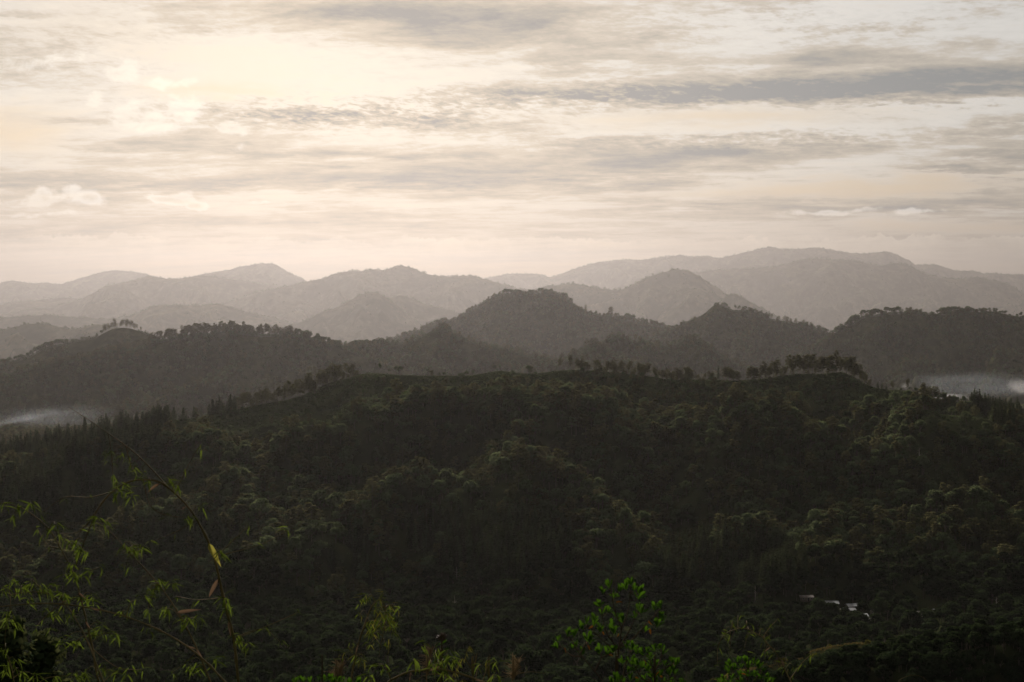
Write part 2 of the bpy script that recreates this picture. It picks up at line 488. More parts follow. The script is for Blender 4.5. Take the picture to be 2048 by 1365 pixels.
def hill(key, label, prof, D, mat, step, A, B, c, front, back, spur, spur_w, seed, treeh=0.0, bend=0.0, cut=None, name='hill', detail=1.0, rr=None, grow_by=1.0):
    """a ridge: its crest line (photo positions at its own distance D) with real slopes and spurs"""
    g_ = grow_by
    if g_ > 1.35: step *= 0.55
    step, A, B, front, back, spur, spur_w, bend = step * g_, A * g_, B * g_, front * g_, back * g_, spur * g_, spur_w * g_, bend * g_
    if mat == 'hill_far': spur *= 1.35; detail *= .45
    if mat == 'hill_mid': spur *= 1.6
    px = np.array([p[0] for p in prof], float); py = np.array([p[1] for p in prof], float)
    pts = [at(a, b, 1.0) for a, b in prof]
    cx = np.array([p.x for p in pts]) * D; cz = np.array([p.z for p in pts]) * D - treeh
    f = Field(cx[0], cx[-1], D - front, D + back, step)
    # smooth interpolation of the crest
    xs = f.X
    zs = np.interp(xs, cx, cz)
    kk = max(1, int((cx[-1] - cx[0]) / len(cx) * 0.16 / step))
    ker = np.hanning(2 * kk + 3); ker /= ker.sum()
    zs = np.convolve(np.pad(zs, kk + 1, mode='edge'), ker, 'valid')
    zs = zs + detail * step * 0.16 * fbm(xs / (step * 9), xs * 0 + seed, seed + 3, 4)
    X, Y = f.gx, f.gy
    ycr = D + bend * fbm(X / (front * 1.3), X * 0, seed + 9, 3)
    s = ycr - Y                                     # > 0 towards the viewer
    rr = rr or 3.0 * step
    sa = np.sqrt(s * s + rr * rr) - rr
    warp = 0.35 * spur_w * fbm(X / spur_w, Y / spur_w, seed + 5, 3)
    sp = ridged((X + warp) / spur_w, (Y + warp) / (spur_w * 2.2) , seed, 4)
    grow = 1 - np.exp(-sa / (0.55 * B + 1))
    drop = A * (1 - np.exp(-sa / B)) + c * sa
    zz = np.broadcast_to(zs[None], X.shape)
    f.Z = zz - drop + spur * grow * (sp - 0.9) + detail * step * 0.25 * grow * fbm(X / (step * 7), Y / (step * 7), seed + 20, 4)
    lo = -2000 if cut is None else cut
    base = floor_h(X, Y) - 25 if cut is None else lo
    f.Z = np.maximum(f.Z, base)
    f.ycr = lambda x: D + bend * fbm(np.asarray(x) / (front * 1.3), np.asarray(x) * 0, seed + 9, 3)
    f.crest = lambda x: np.interp(x, xs, zs)
    f.D = D; f.lo = lo; f.g = g_
    HILLS[key] = f
    o = f.build(name, M[mat], base + 0.5)
    o['label'] = label
    return f


# -- the ground sheet reaches under everything to the horizon
def ground_sheet():
    ys = np.concatenate([np.arange(-120, 60, 4.0), np.arange(60, 1300, 12.0), np.arange(1300, 4000, 60.0), np.arange(4000, 57001, 700.0)])
    tx = np.linspace(-1, 1, 181)
    V = []
    for y in ys:
        w = 260 + max(y, 0) * 0.62
        x = np.sign(tx) * np.abs(tx) ** 1.25 * w
        V.append(np.stack([x, np.full_like(x, y), floor_h(x, np.full_like(x, y))], -1))
    V = np.array(V); ny, nx = V.shape[:2]
    i = np.arange(ny - 1)[:, None] * nx + np.arange(nx - 1)[None]
    q = np.stack([i, i + 1, i + nx + 1, i + nx], -1).reshape(-1, 4)
    o = obj('ground', mesh_np('ground', V.reshape(-1, 3), q, [M['hill_near']], None, True))
    o['kind'] = 'structure'
    o['label'] = 'scrubby ground of the valley running out under the hills'


ground_sheet()

# -- far ranges, from the farthest to the nearest
FAR = dict(name='hill')
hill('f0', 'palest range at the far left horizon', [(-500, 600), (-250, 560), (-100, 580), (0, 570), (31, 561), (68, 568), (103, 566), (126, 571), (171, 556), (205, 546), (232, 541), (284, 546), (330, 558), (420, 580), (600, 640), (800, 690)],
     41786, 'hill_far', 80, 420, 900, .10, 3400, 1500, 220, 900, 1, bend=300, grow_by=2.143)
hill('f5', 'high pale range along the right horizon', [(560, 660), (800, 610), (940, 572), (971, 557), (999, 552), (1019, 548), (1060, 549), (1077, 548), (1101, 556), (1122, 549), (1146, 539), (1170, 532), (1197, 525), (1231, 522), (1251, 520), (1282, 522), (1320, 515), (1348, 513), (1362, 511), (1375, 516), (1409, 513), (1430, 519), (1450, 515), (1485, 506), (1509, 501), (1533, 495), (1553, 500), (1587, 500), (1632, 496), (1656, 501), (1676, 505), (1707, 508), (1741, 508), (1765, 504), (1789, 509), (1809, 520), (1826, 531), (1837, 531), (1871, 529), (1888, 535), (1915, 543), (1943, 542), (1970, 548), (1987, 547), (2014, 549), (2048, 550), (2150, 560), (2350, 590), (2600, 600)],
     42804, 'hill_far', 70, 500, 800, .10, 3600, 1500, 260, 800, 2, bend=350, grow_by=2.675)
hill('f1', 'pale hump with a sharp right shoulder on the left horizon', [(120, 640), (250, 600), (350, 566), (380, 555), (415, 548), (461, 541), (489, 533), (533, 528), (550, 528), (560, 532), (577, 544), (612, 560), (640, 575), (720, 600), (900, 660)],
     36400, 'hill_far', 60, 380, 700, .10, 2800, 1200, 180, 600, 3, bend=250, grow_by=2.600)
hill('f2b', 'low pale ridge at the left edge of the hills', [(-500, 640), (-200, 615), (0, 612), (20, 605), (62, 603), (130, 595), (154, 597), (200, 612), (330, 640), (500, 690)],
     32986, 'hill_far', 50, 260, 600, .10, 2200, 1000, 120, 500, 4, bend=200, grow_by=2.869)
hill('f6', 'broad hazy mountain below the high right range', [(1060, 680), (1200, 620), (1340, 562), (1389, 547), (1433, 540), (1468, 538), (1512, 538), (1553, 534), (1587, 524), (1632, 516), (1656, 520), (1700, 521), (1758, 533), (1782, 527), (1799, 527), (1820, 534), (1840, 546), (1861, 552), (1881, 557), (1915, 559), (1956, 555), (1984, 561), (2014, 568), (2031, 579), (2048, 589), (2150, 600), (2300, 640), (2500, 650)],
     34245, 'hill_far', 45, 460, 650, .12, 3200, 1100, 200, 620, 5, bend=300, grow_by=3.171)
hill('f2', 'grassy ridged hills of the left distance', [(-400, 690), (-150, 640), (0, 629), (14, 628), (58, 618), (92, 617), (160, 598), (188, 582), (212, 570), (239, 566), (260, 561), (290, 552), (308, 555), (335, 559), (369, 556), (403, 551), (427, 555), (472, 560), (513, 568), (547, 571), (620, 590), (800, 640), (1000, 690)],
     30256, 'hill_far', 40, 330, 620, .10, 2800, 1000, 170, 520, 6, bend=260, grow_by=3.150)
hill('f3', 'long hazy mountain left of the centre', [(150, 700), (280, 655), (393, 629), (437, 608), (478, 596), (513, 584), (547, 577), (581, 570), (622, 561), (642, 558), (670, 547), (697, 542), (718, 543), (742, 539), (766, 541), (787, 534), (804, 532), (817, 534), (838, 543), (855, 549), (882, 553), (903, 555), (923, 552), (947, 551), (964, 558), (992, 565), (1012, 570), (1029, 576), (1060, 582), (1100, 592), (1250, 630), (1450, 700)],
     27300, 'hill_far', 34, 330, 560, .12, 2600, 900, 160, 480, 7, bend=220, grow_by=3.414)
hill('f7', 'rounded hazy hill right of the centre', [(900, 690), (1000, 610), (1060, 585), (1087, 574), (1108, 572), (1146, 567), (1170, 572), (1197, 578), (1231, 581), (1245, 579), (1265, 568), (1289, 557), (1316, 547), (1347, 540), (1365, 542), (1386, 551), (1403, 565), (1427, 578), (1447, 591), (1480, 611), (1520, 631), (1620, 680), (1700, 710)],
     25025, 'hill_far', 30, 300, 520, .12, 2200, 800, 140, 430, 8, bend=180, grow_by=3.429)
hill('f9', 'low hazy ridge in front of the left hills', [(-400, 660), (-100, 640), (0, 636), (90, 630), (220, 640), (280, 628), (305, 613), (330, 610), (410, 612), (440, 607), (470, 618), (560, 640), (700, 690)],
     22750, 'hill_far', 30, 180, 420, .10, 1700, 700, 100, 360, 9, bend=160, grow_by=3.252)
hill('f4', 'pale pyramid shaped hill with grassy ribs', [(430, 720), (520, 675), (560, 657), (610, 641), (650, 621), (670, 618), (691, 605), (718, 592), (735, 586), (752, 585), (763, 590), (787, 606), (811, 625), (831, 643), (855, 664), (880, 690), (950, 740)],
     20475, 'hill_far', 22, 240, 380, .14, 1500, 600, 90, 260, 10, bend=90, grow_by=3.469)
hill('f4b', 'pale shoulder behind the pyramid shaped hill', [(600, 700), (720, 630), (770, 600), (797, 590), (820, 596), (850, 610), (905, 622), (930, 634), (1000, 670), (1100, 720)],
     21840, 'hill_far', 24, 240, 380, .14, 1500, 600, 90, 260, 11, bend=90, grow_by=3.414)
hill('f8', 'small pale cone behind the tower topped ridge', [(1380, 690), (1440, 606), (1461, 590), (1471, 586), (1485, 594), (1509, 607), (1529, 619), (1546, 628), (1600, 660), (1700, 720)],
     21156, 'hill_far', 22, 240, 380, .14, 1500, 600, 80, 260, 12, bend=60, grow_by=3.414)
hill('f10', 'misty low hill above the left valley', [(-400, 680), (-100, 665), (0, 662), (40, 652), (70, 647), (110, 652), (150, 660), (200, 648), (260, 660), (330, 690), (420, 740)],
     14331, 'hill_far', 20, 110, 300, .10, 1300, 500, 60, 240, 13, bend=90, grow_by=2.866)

# -- the wooded middle hills
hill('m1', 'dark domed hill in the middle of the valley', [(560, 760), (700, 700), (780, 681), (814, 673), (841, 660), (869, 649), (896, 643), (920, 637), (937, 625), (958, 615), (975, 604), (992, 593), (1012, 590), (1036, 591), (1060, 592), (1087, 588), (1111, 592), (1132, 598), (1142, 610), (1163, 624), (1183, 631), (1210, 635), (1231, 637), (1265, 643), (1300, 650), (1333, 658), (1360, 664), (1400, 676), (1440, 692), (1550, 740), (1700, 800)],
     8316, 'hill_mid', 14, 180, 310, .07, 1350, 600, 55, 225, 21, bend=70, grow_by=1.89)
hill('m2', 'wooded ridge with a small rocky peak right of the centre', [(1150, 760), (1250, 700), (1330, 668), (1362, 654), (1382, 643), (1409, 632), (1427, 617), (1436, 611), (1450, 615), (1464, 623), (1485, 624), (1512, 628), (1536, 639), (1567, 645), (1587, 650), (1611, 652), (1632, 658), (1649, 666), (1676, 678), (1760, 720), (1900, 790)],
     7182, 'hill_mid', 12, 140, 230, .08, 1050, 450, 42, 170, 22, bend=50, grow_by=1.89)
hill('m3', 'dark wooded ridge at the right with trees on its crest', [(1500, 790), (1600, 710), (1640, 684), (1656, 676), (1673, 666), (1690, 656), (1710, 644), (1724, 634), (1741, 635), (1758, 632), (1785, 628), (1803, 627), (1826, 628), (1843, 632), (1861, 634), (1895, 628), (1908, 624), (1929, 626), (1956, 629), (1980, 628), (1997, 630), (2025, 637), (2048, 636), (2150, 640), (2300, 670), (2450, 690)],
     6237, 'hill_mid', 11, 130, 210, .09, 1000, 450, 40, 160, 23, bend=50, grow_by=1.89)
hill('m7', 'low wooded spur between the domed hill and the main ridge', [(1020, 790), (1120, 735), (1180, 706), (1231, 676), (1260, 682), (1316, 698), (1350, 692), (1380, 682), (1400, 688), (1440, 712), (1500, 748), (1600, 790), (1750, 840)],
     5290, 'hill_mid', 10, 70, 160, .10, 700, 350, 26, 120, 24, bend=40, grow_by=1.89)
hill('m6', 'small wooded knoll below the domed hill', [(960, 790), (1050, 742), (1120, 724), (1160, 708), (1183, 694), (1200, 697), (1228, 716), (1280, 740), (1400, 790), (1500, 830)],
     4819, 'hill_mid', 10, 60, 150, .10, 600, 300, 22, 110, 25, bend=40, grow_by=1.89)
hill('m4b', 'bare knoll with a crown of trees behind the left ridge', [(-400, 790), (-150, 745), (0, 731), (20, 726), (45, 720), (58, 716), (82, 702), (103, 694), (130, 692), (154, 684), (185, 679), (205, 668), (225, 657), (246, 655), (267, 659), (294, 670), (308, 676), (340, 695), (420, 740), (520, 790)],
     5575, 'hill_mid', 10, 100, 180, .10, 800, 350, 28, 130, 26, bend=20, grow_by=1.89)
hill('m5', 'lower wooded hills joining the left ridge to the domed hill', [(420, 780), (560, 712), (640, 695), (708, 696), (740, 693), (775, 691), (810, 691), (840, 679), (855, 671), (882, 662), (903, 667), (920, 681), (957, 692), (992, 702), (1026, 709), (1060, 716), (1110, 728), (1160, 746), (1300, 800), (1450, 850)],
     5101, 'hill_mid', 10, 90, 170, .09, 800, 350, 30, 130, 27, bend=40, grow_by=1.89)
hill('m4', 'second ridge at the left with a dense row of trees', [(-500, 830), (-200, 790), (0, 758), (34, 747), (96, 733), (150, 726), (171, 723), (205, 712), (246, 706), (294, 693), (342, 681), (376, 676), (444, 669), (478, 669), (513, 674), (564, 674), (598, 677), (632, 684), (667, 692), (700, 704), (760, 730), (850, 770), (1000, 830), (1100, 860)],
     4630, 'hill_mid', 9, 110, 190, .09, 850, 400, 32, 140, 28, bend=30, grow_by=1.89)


# -- the main ridge: a long wooded face with mounds and gullies
def main_ridge():
    prof = [(-700, 1010), (-300, 945), (0, 912), (60, 898), (150, 880), (240, 860), (300, 846), (345, 840), (400, 836), (417, 830), (444, 826), (478, 818), (513, 810), (547, 805), (581, 799), (615, 787), (632, 782), (650, 768), (690, 758), (718, 749), (739, 746), (763, 747), (787, 750), (814, 751), (855, 752), (896, 752), (923, 752), (958, 750), (992, 742), (1012, 742), (1033, 747), (1060, 748), (1087, 747), (1111, 742), (1135, 740), (1180, 742), (1231, 745), (1282, 751), (1348, 761), (1382, 759), (1416, 759), (1468, 762), (1512, 759), (1539, 757), (1567, 751), (1604, 748), (1649, 748), (1666, 745), (1680, 743), (1693, 745), (1710, 756), (1724, 765), (1741, 774), (1758, 779), (1792, 781), (1809, 781), (1826, 782), (1840, 789), (1861, 796), (1895, 800), (1929, 808), (1980, 824), (2048, 838), (2300, 860), (2600, 880)]
    D = 1650.0
    cx, cz = [], []
    for a, b in prof:
        p = at(a, b, D); cx.append(p.x); cz.append(p.z)
    f = Field(cx[0], cx[-1], 780, 2300, 6.0)
    xs = f.X
    zs = np.interp(xs, cx, cz)
    ker = np.hanning(7); ker /= ker.sum()
    zs = np.convolve(np.pad(zs, 3, mode='edge'), ker, 'valid')
    X, Y = f.gx, f.gy
    s = D - Y
    sf = np.clip(s, 0, None); sb = np.clip(-s, 0, None)
    zc = np.broadcast_to(zs[None], X.shape)
    # front: steeper below the crest, long foot running to the valley floor
    fr = np.clip(sf / 650, 0, 1.6)
    foot = floor_h(X, Y)
    w = fr ** 0.86
    zf = zc * (1 - w) + (-226) * w
    rise = np.sqrt(s * s + 64) - 8
    warp = 30 * fbm(X / 110, Y / 110, 77, 3)
    sp = ridged((X + warp) / 190, (Y + warp) / 330, 71, 4)
    grow = (1 - np.exp(-sf / 90)) * np.clip((820 - sf) / 250, 0, 1)
    z = np.where(s > 0, zf, zc - 100 * (1 - np.exp(-sb / 170)) - 0.12 * sb)
    z = z - 0.05 * (rise - np.abs(s)) + 35 * grow * (sp - 0.85)
    for px, py, amp, rx, ry in [(760, 850, 17, 62, 60), (860, 905, 14, 60, 50), (1080, 915, 22, 75, 55), (1180, 960, 12, 50, 45), (1400, 925, 22, 65, 70), (1520, 950, 10, 50, 50),
                                (1960, 890, 26, 95, 90), (1850, 960, 14, 60, 60), (620, 960, 16, 60, 60), (420, 985, 12, 60, 60), (980, 1090, 20, 85, 45), (1470, 1135, 15, 85, 36),
                                (700, 1090, 10, 60, 40), (250, 1000, 12, 80, 60), (1650, 980, 12, 60, 60), (1240, 1050, -14, 60, 70), (1330, 1010, -12, 35, 120), (900, 980, -12, 40, 90), (1700, 900, -14, 40, 120), (560, 900, -10, 40, 100)]:
        Dm = 1650 - 650 * ((py - 755) / 475.0)
        c = at(px, py, Dm)
        z = z + 1.5 * amp * np.exp(-(((X - c.x) / rx) ** 2 + ((Y - Dm) / ry) ** 2) ** 1.5) * np.clip((sf - 30) / 80, 0, 1)
    z = z + 1.6 * np.clip(np.abs(s) / 60, 0.15, 1) * fbm(X / 34, Y / 34, 88, 4)
    z = np.where(s > 0, np.minimum(z, zc * (Y / D) - 28 * np.clip(sf / 80, 0, 1)), z)
    f.Z = np.maximum(z, FLOOR - 20)
    f.Z = np.where((Y < 1010), f.Z - np.clip((1010 - Y) / 120, 0, 2) ** 2 * 20, f.Z)
    f.D = D; f.lo = FLOOR - 20
    f.ycr = lambda x: D + 0 * np.asarray(x)
    HILLS['n'] = f
    o = f.build('hill', M['hill_near'], FLOOR - 19)
    o['label'] = 'main ridge, a long forested hillside across the whole view'
    return f


N = main_ridge()
hill('k', 'dry grassy knoll above the village at the lower right', [(1300, 1440), (1380, 1400), (1440, 1368), (1500, 1345), (1560, 1338), (1600, 1322), (1640, 1308), (1690, 1296), (1730, 1293), (1770, 1298), (1810, 1316), (1880, 1340), (1960, 1370), (2100, 1440)],
     620, 'meadow', 2.5, 34, 60, .12, 200, 160, 7, 45, 31, bend=10, cut=-235, rr=10)
hill('r', 'dark shaded spur in the bottom right corner', [(1300, 1460), (1450, 1425), (1550, 1395), (1650, 1372), (1750, 1345), (1850, 1322), (1950, 1300), (2048, 1282), (2200, 1250), (2450, 1190), (2700, 1150)],
     430, 'hill_near', 2.5, 40, 70, .16, 190, 150, 7, 45, 32, bend=12, cut=-190, rr=10)

# ------------------------------------------------------------------ haze
m, hnt = new_mat('haze_air')
pvn = hnt.nodes.new('ShaderNodeVolumePrincipled')
pvn.inputs['Color'].default_value = (0.203, 0.193, 0.188, 1)
pvn.inputs['Density'].default_value = 1.9e-5
pvn.inputs['Density Attribute'].default_value = ''
pvn.inputs['Anisotropy'].default_value = 0.69
ho = hnt.nodes.new('ShaderNodeOutputMaterial'); hnt.links.new(pvn.outputs[0], ho.inputs['Volume'])
hb = MB(); hb.box((0, 28850, 300), (39500, 29400, 1340))
haze = obj('haze', hb.mesh('haze', m)); haze['kind'] = 'stuff'; haze['label'] = 'thin warm evening haze filling the valleys'


# ------------------------------------------------------------------ trees
def leaf_quads(cs, rs, n, size, rng, up=0.35, flat=1.0):
    """leaf clumps: small bent faces spread over and through a set of puffs"""
    V, Q, k = [], [], 0
    for c, r in zip(cs, rs):
        r = np.asarray(r, float) * np.ones(3)
        d = rng.normal(size=(n, 3)); d /= np.linalg.norm(d, axis=1)[:, None]
        rad = rng.uniform(0.55, 1.05, n)[:, None]
        p = np.asarray(c) + d * rad * r
        nm = d + rng.normal(size=(n, 3)) * 0.55 + np.array((0, 0, up)); nm /= np.linalg.norm(nm, axis=1)[:, None]
        t = np.cross(nm, rng.normal(size=(n, 3))); t /= np.linalg.norm(t, axis=1)[:, None]
        b = np.cross(nm, t) * flat
        s = rng.uniform(0.6, 1.3, n)[:, None] * size
        q = np.stack([p - t * s - b * s * .6, p + t * s * .7 - b * s, p + t * s + b * s * .7, p - t * s * .6 + b * s + nm * s * .3], 1)
        V.append(q.reshape(-1, 3)); Q.append(np.arange(n * 4).reshape(-1, 4) + k); k += n * 4
    return np.concatenate(V), np.concatenate(Q)


def broadleaf(rng, H=13, rad=5.2, nb=16, n=46, size=0.50, dome=0.75, base=0.42, tall=False):
    cs, rs = [], []
    cz = H * (1 - (1 - base) / 2); hz = H * (1 - base) / 2
    for i in range(nb):
        a = rng.uniform(0, 6.283); u = rng.uniform(-0.55, 1.0) if i > 2 else 0.9
        w = math.sqrt(max(0, 1 - u * u)) * rng.uniform(0.72, 1.0)
        r = rng.uniform(0.26, 0.42) * rad
        cs.append((math.cos(a) * w * (rad - r * .7), math.sin(a) * w * (rad - r * .7), cz + u * (hz - r * dome * .7)))
        rs.append((r, r, r * dome))
    v, q = leaf_quads(cs, rs, n, size, rng)
    t = MB()
    bend = rng.normal(size=2) * 0.5
    t.tube([(0, 0, -2.0), (bend[0] * .4, bend[1] * .4, H * .3), (bend[0], bend[1], H * .7)], [0.36, 0.26, 0.12], 5)
    for i in range(0, nb, 3):
        c = cs[i]; t.tube([(bend[0] * .5, bend[1] * .5, H * .38), (c[0] * .5, c[1] * .5, (c[2] + H * .42) / 2), c], [.14, .1, .05], 4)
    return t, (v, q)


def ridge_pine(rng, H=21, rad=4.2, bare=0.45, nl=20, n=30, size=0.42):
    t = MB()
    bx, by = rng.normal(size=2) * 0.9
    def ax(z): k = z / H; return np.array((bx * k * k + 0.25 * math.sin(k * 5 + bx), by * k * k, z))
    zs = np.linspace(-2, H * .97, 9)
    t.tube([ax(z) if z > 0 else (0, 0, z) for z in zs], np.linspace(0.34, 0.07, 9), 5)
    cs, rs = [], []
    for i in range(nl):
        k = bare + (1 - bare) * (i / (nl - 1)) ** 0.85 * rng.uniform(0.94, 1.03)
        k = min(k, 1.0)
        a = i * 2.4 + rng.uniform(-.5, .5)
        sh = math.sin(min(1.0, (1 - k) / (1 - bare) * 1.15 + 0.22) * math.pi * 0.72) * rng.uniform(0.6, 1.1)
        L = rad * sh * 0.85
        p0 = ax(H * k * 0.97); e = p0 + np.array((math.cos(a) * L, math.sin(a) * L, rng.uniform(-.05, .35) * L))
        t.tube([p0, (p0 + e) / 2 + (0, 0, .15), e], [.09, .06, .03], 4)
        r = rng.uniform(0.28, 0.42) * rad * (0.7 + 0.3 * sh)
        cs.append(e); rs.append((r, r, r * .42))
        if L > 1.6:
            cs.append(p0 * .45 + e * .55 + (0, 0, .3)); rs.append((r * .7, r * .7, r * .3))
    v, q = leaf_quads(cs, rs, n, size, rng, up=0.7)
    return t, (v, q)


def conifer(rng, H=19, rad=2.7, lv=13, per=6, n=9, size=0.36):
    t = MB()
    t.tube([(0, 0, -2), (0, 0, H * .5), (0, 0, H * .98)], [.3, .18, .04], 5)
    cs, rs = [], []
    for i in range(lv):
        k = 0.12 + 0.86 * i / (lv - 1)
        L = rad * (1 - k) ** 0.75 * rng.uniform(.8, 1.15) + .15
        for j in range(per):
            a = j * 6.283 / per + i * .7 + rng.uniform(-.3, .3); l = L * rng.uniform(.75, 1.1)
            for f in (.45, .95):
                cs.append((math.cos(a) * l * f, math.sin(a) * l * f, H * k - l * f * .22))
                rs.append((max(.25, l * .34), max(.25, l * .34), .4))
    v, q = leaf_quads(cs, rs, n, size, rng, up=0.3)
    return t, (v, q)


def bush(rng, rad=2.2, n=60, size=.3):
    cs = [(rng.normal() * rad * .45, rng.normal() * rad * .45, rad * rng.uniform(.2, .75)) for _ in range(6)]
    rs = [rad * rng.uniform(.35, .6)] * 6
    v, q = leaf_quads(cs, rs, n, size, rng)
    t = MB(); t.tube([(0, 0, -1), (0, 0, rad * .7)], [.12, .05], 4)
    return t, (v, q)


def both(name, tr, lf, mat):
    """trunk and crown in one mesh, for the uncountable forest"""
    v0 = np.concatenate(tr.v); q0 = np.concatenate(tr.q)
    v = np.concatenate([v0, lf[0]]); q = np.concatenate([q0, lf[1] + len(v0)])
    me = mesh_np(name, v, q, [M['bark'], M[mat]], [0] * len(q0) + [1] * len(lf[1]))
    return bpy.data.objects.new(name, me)            # never linked to the scene itself


rg = np.random.default_rng(5)
BROAD = [broadleaf(rg, 13 + rg.uniform(-2, 2.5), 5.0 + rg.uniform(-1, 1.2), 18, 50, .46, rg.uniform(.55, .85), rg.uniform(.3, .5)) for _ in range(6)]
PINE = [ridge_pine(rg, 21 + rg.uniform(-2, 2), 4.2 + rg.uniform(-.7, .9), rg.uniform(.26, .46), int(rg.integers(17, 25)), 34, .40) for _ in range(8)]
CONIF = [conifer(rg, 18 + rg.uniform(-2, 3), 2.9 + rg.uniform(-.5, .6)) for _ in range(4)]
LOLLI = [broadleaf(rg, 11, 3.0, 12, 50, .36, .85, .5) for _ in range(2)]
BUSH = [bush(rg) for _ in range(4)]
P_near = [both('forest_tree', *b, 'broad') for b in BROAD] + [both('forest_tree', *ridge_pine(rg, 17, 4.4, .4, 16, 36, .45), 'pine') for _ in range(3)]
P_shade_toned = [both('forest_tree', *b, 'broad_shade_toned') for b in BROAD]
P_conif = [both('forest_conifer', *b, 'conif') for b in CONIF]
P_mid = [both('forest_tree', *broadleaf(rg, 13 + rg.uniform(-2, 2), 5.2, 12, 22, .78, rg.uniform(.55, .85), rg.uniform(.3, .5)), 'broad') for _ in range(5)] + [both('forest_tree', *ridge_pine(rg, 18, 4.6, .42, 12, 18, .75), 'pine') for _ in range(3)]
P_far = [both('forest_tree', *broadleaf(rg, 15, 8.0, 8, 10, 1.7, .7, .1), 'broad') for _ in range(3)]
P_bush = [both('forest_bush', *b, 'broad') for b in BUSH]
P_yel = [both('forest_bush', *bush(rg, 2.6), 'yellowish') for _ in range(2)]


MB_tuft = MB(); MB_tuft.tube([(0, 0, -.3), (0, 0, .3)], [.04, .02], 3)


def scatter(name, label, pts, scl, protos, seed=1):
    """one uncountable mass of trees: instances on the points of one mesh"""
    r = np.random.default_rng(seed); n = len(pts)
    me = bpy.data.meshes.new(name)
    me.vertices.add(n); me.vertices.foreach_set('co', np.asarray(pts, np.float32).ravel())
    for nm, ty, da in (('rot', 'FLOAT', r.uniform(0, 6.283, n).astype(np.float32)), ('scl', 'FLOAT', np.asarray(scl, np.float32)), ('pid', 'INT', r.integers(0, len(protos), n).astype(np.int32))):
        me.attributes.new(nm, ty, 'POINT').data.foreach_set('value', da)
    o = obj(name, me, kind='stuff', label=label)
    g = bpy.data.node_groups.new('scatter', 'GeometryNodeTree')
    g.interface.new_socket('Geometry', in_out='INPUT', socket_type='NodeSocketGeometry')
    g.interface.new_socket('Geometry', in_out='OUTPUT', socket_type='NodeSocketGeometry')
    N_, L = g.nodes.new, g.links.new
    gi, go = N_('NodeGroupInput'), N_('NodeGroupOutput')
    ip = N_('GeometryNodeInstanceOnPoints'); jn = N_('GeometryNodeJoinGeometry')
    for p in protos:
        oi = N_('GeometryNodeObjectInfo'); oi.inputs['Object'].default_value = p
        gt = N_('GeometryNodeGeometryToInstance'); L(oi.outputs['Geometry'], gt.inputs[0]); L(gt.outputs[0], jn.inputs[0])
    def attr(nm, ty):
        a = N_('GeometryNodeInputNamedAttribute'); a.data_type = ty; a.inputs['Name'].default_value = nm; return a.outputs['Attribute']
    cx = N_('ShaderNodeCombineXYZ'); L(attr('rot', 'FLOAT'), cx.inputs[2])
    L(gi.outputs[0], ip.inputs['Points']); L(jn.outputs[0], ip.inputs['Instance'])
    ip.inputs['Pick Instance'].default_value = True
    L(attr('pid', 'INT'), ip.inputs['Instance Index']); L(cx.outputs[0], ip.inputs['Rotation']); L(attr('scl', 'FLOAT'), ip.inputs['Scale'])
    L(ip.outputs[0], go.inputs[0])
    o.modifiers.new('scatter', 'NODES').node_group = g
    return o


def in_view(p, mx=0.47, top=0.2):
    return (np.abs(p[:, 0]) < p[:, 1] * mx + 12)


def hill_points(key, s0, s1, dens, seed, keep=None, off=0.0):
    """random points on the viewer's side of a hill, s metres below its crest line"""
    f = HILLS[key]; r = np.random.default_rng(seed)
    x0, x1 = max(f.X[0], -.48 * f.D), min(f.X[-1], .48 * f.D)
    n = int((x1 - x0) * (s1 - s0) * dens)
    x = r.uniform(x0, x1, n); s = r.uniform(s0, s1, n); y = f.ycr(x) - s
    z = f.h(x, y)
    ok = z > np.maximum(f.lo + 2, floor_h(x, y) - 1)
    p = np.stack([x, y, z + off], 1)
    if keep is not None: ok &= keep(x, y, s, r)
    p = p[ok]
    return p[in_view(p)], s[ok][in_view(p)]


def photo(p):
    """photo position of world points"""
    yc = p[:, 1] * cp - p[:, 2] * sp          # depth along the view axis
    zc = p[:, 2] * cp + p[:, 1] * sp
    return 1024 + FPX * p[:, 0] / yc, 682.5 - FPX * zc / yc


# bare patches: grass and low scrub instead of trees
def bare(px, py, patches):
    b = np.zeros(len(px), bool)
    for cx, cy, rx, ry in patches:
        b |= ((px - cx) / rx) ** 2 + ((py - cy) / ry) ** 2 < 1
    return b


N_BARE = [(700, 800, 75, 30), (1480, 768, 60, 9), (660, 850, 50, 40), (560, 850, 110, 22), (470, 880, 60, 25), (1910, 850, 75, 32), (1740, 800, 70, 24), (880, 765, 200, 9), (560, 815, 130, 10), (1010, 752, 80, 8), (1600, 760, 120, 8), (330, 1010, 60, 12), (630, 1050, 40, 9)]
CONIF_AREA = [(975, 1105, 170, 60), (1470, 1145, 150, 50), (130, 905, 190, 32), (280, 870, 75, 35), (150, 1010, 160, 60), (380, 1110, 120, 40), (1995, 835, 70, 28), (700, 1130, 50, 30)]
village = [(1663, 1211), (1704, 1216), (1699, 1225), (1678, 1231), (1707, 1237), (1669, 1225), (1612, 1199), (1883, 1227), (1840, 1232), (1856, 1245), (1832, 1241), (1739, 1241), (1749, 1227), (1995, 1222)]


def surface(x, y):
    z = np.maximum(floor_h(x, y), N.h(x, y))
    for k in ('k', 'r'):
        f = HILLS[k]
        inside = (x > f.X[0]) & (x < f.X[-1]) & (y > f.Y[0]) & (y < f.Y[-1])
        z = np.where(inside, np.maximum(z, f.h(x, y)), z)
    return z


def cast(px, py, y0=560, y1=1700):
    """where the sight line of a photo position meets the ground"""
    a, b = ray(px, py)
    y = np.arange(y0, y1, 2.0)
    h = surface(a * y, y) - b * y
    i = int(np.argmax(h > 0))
    return Vector((a * y[i], y[i], float(surface(np.array([a * y[i]]), np.array([y[i]]))[0])))


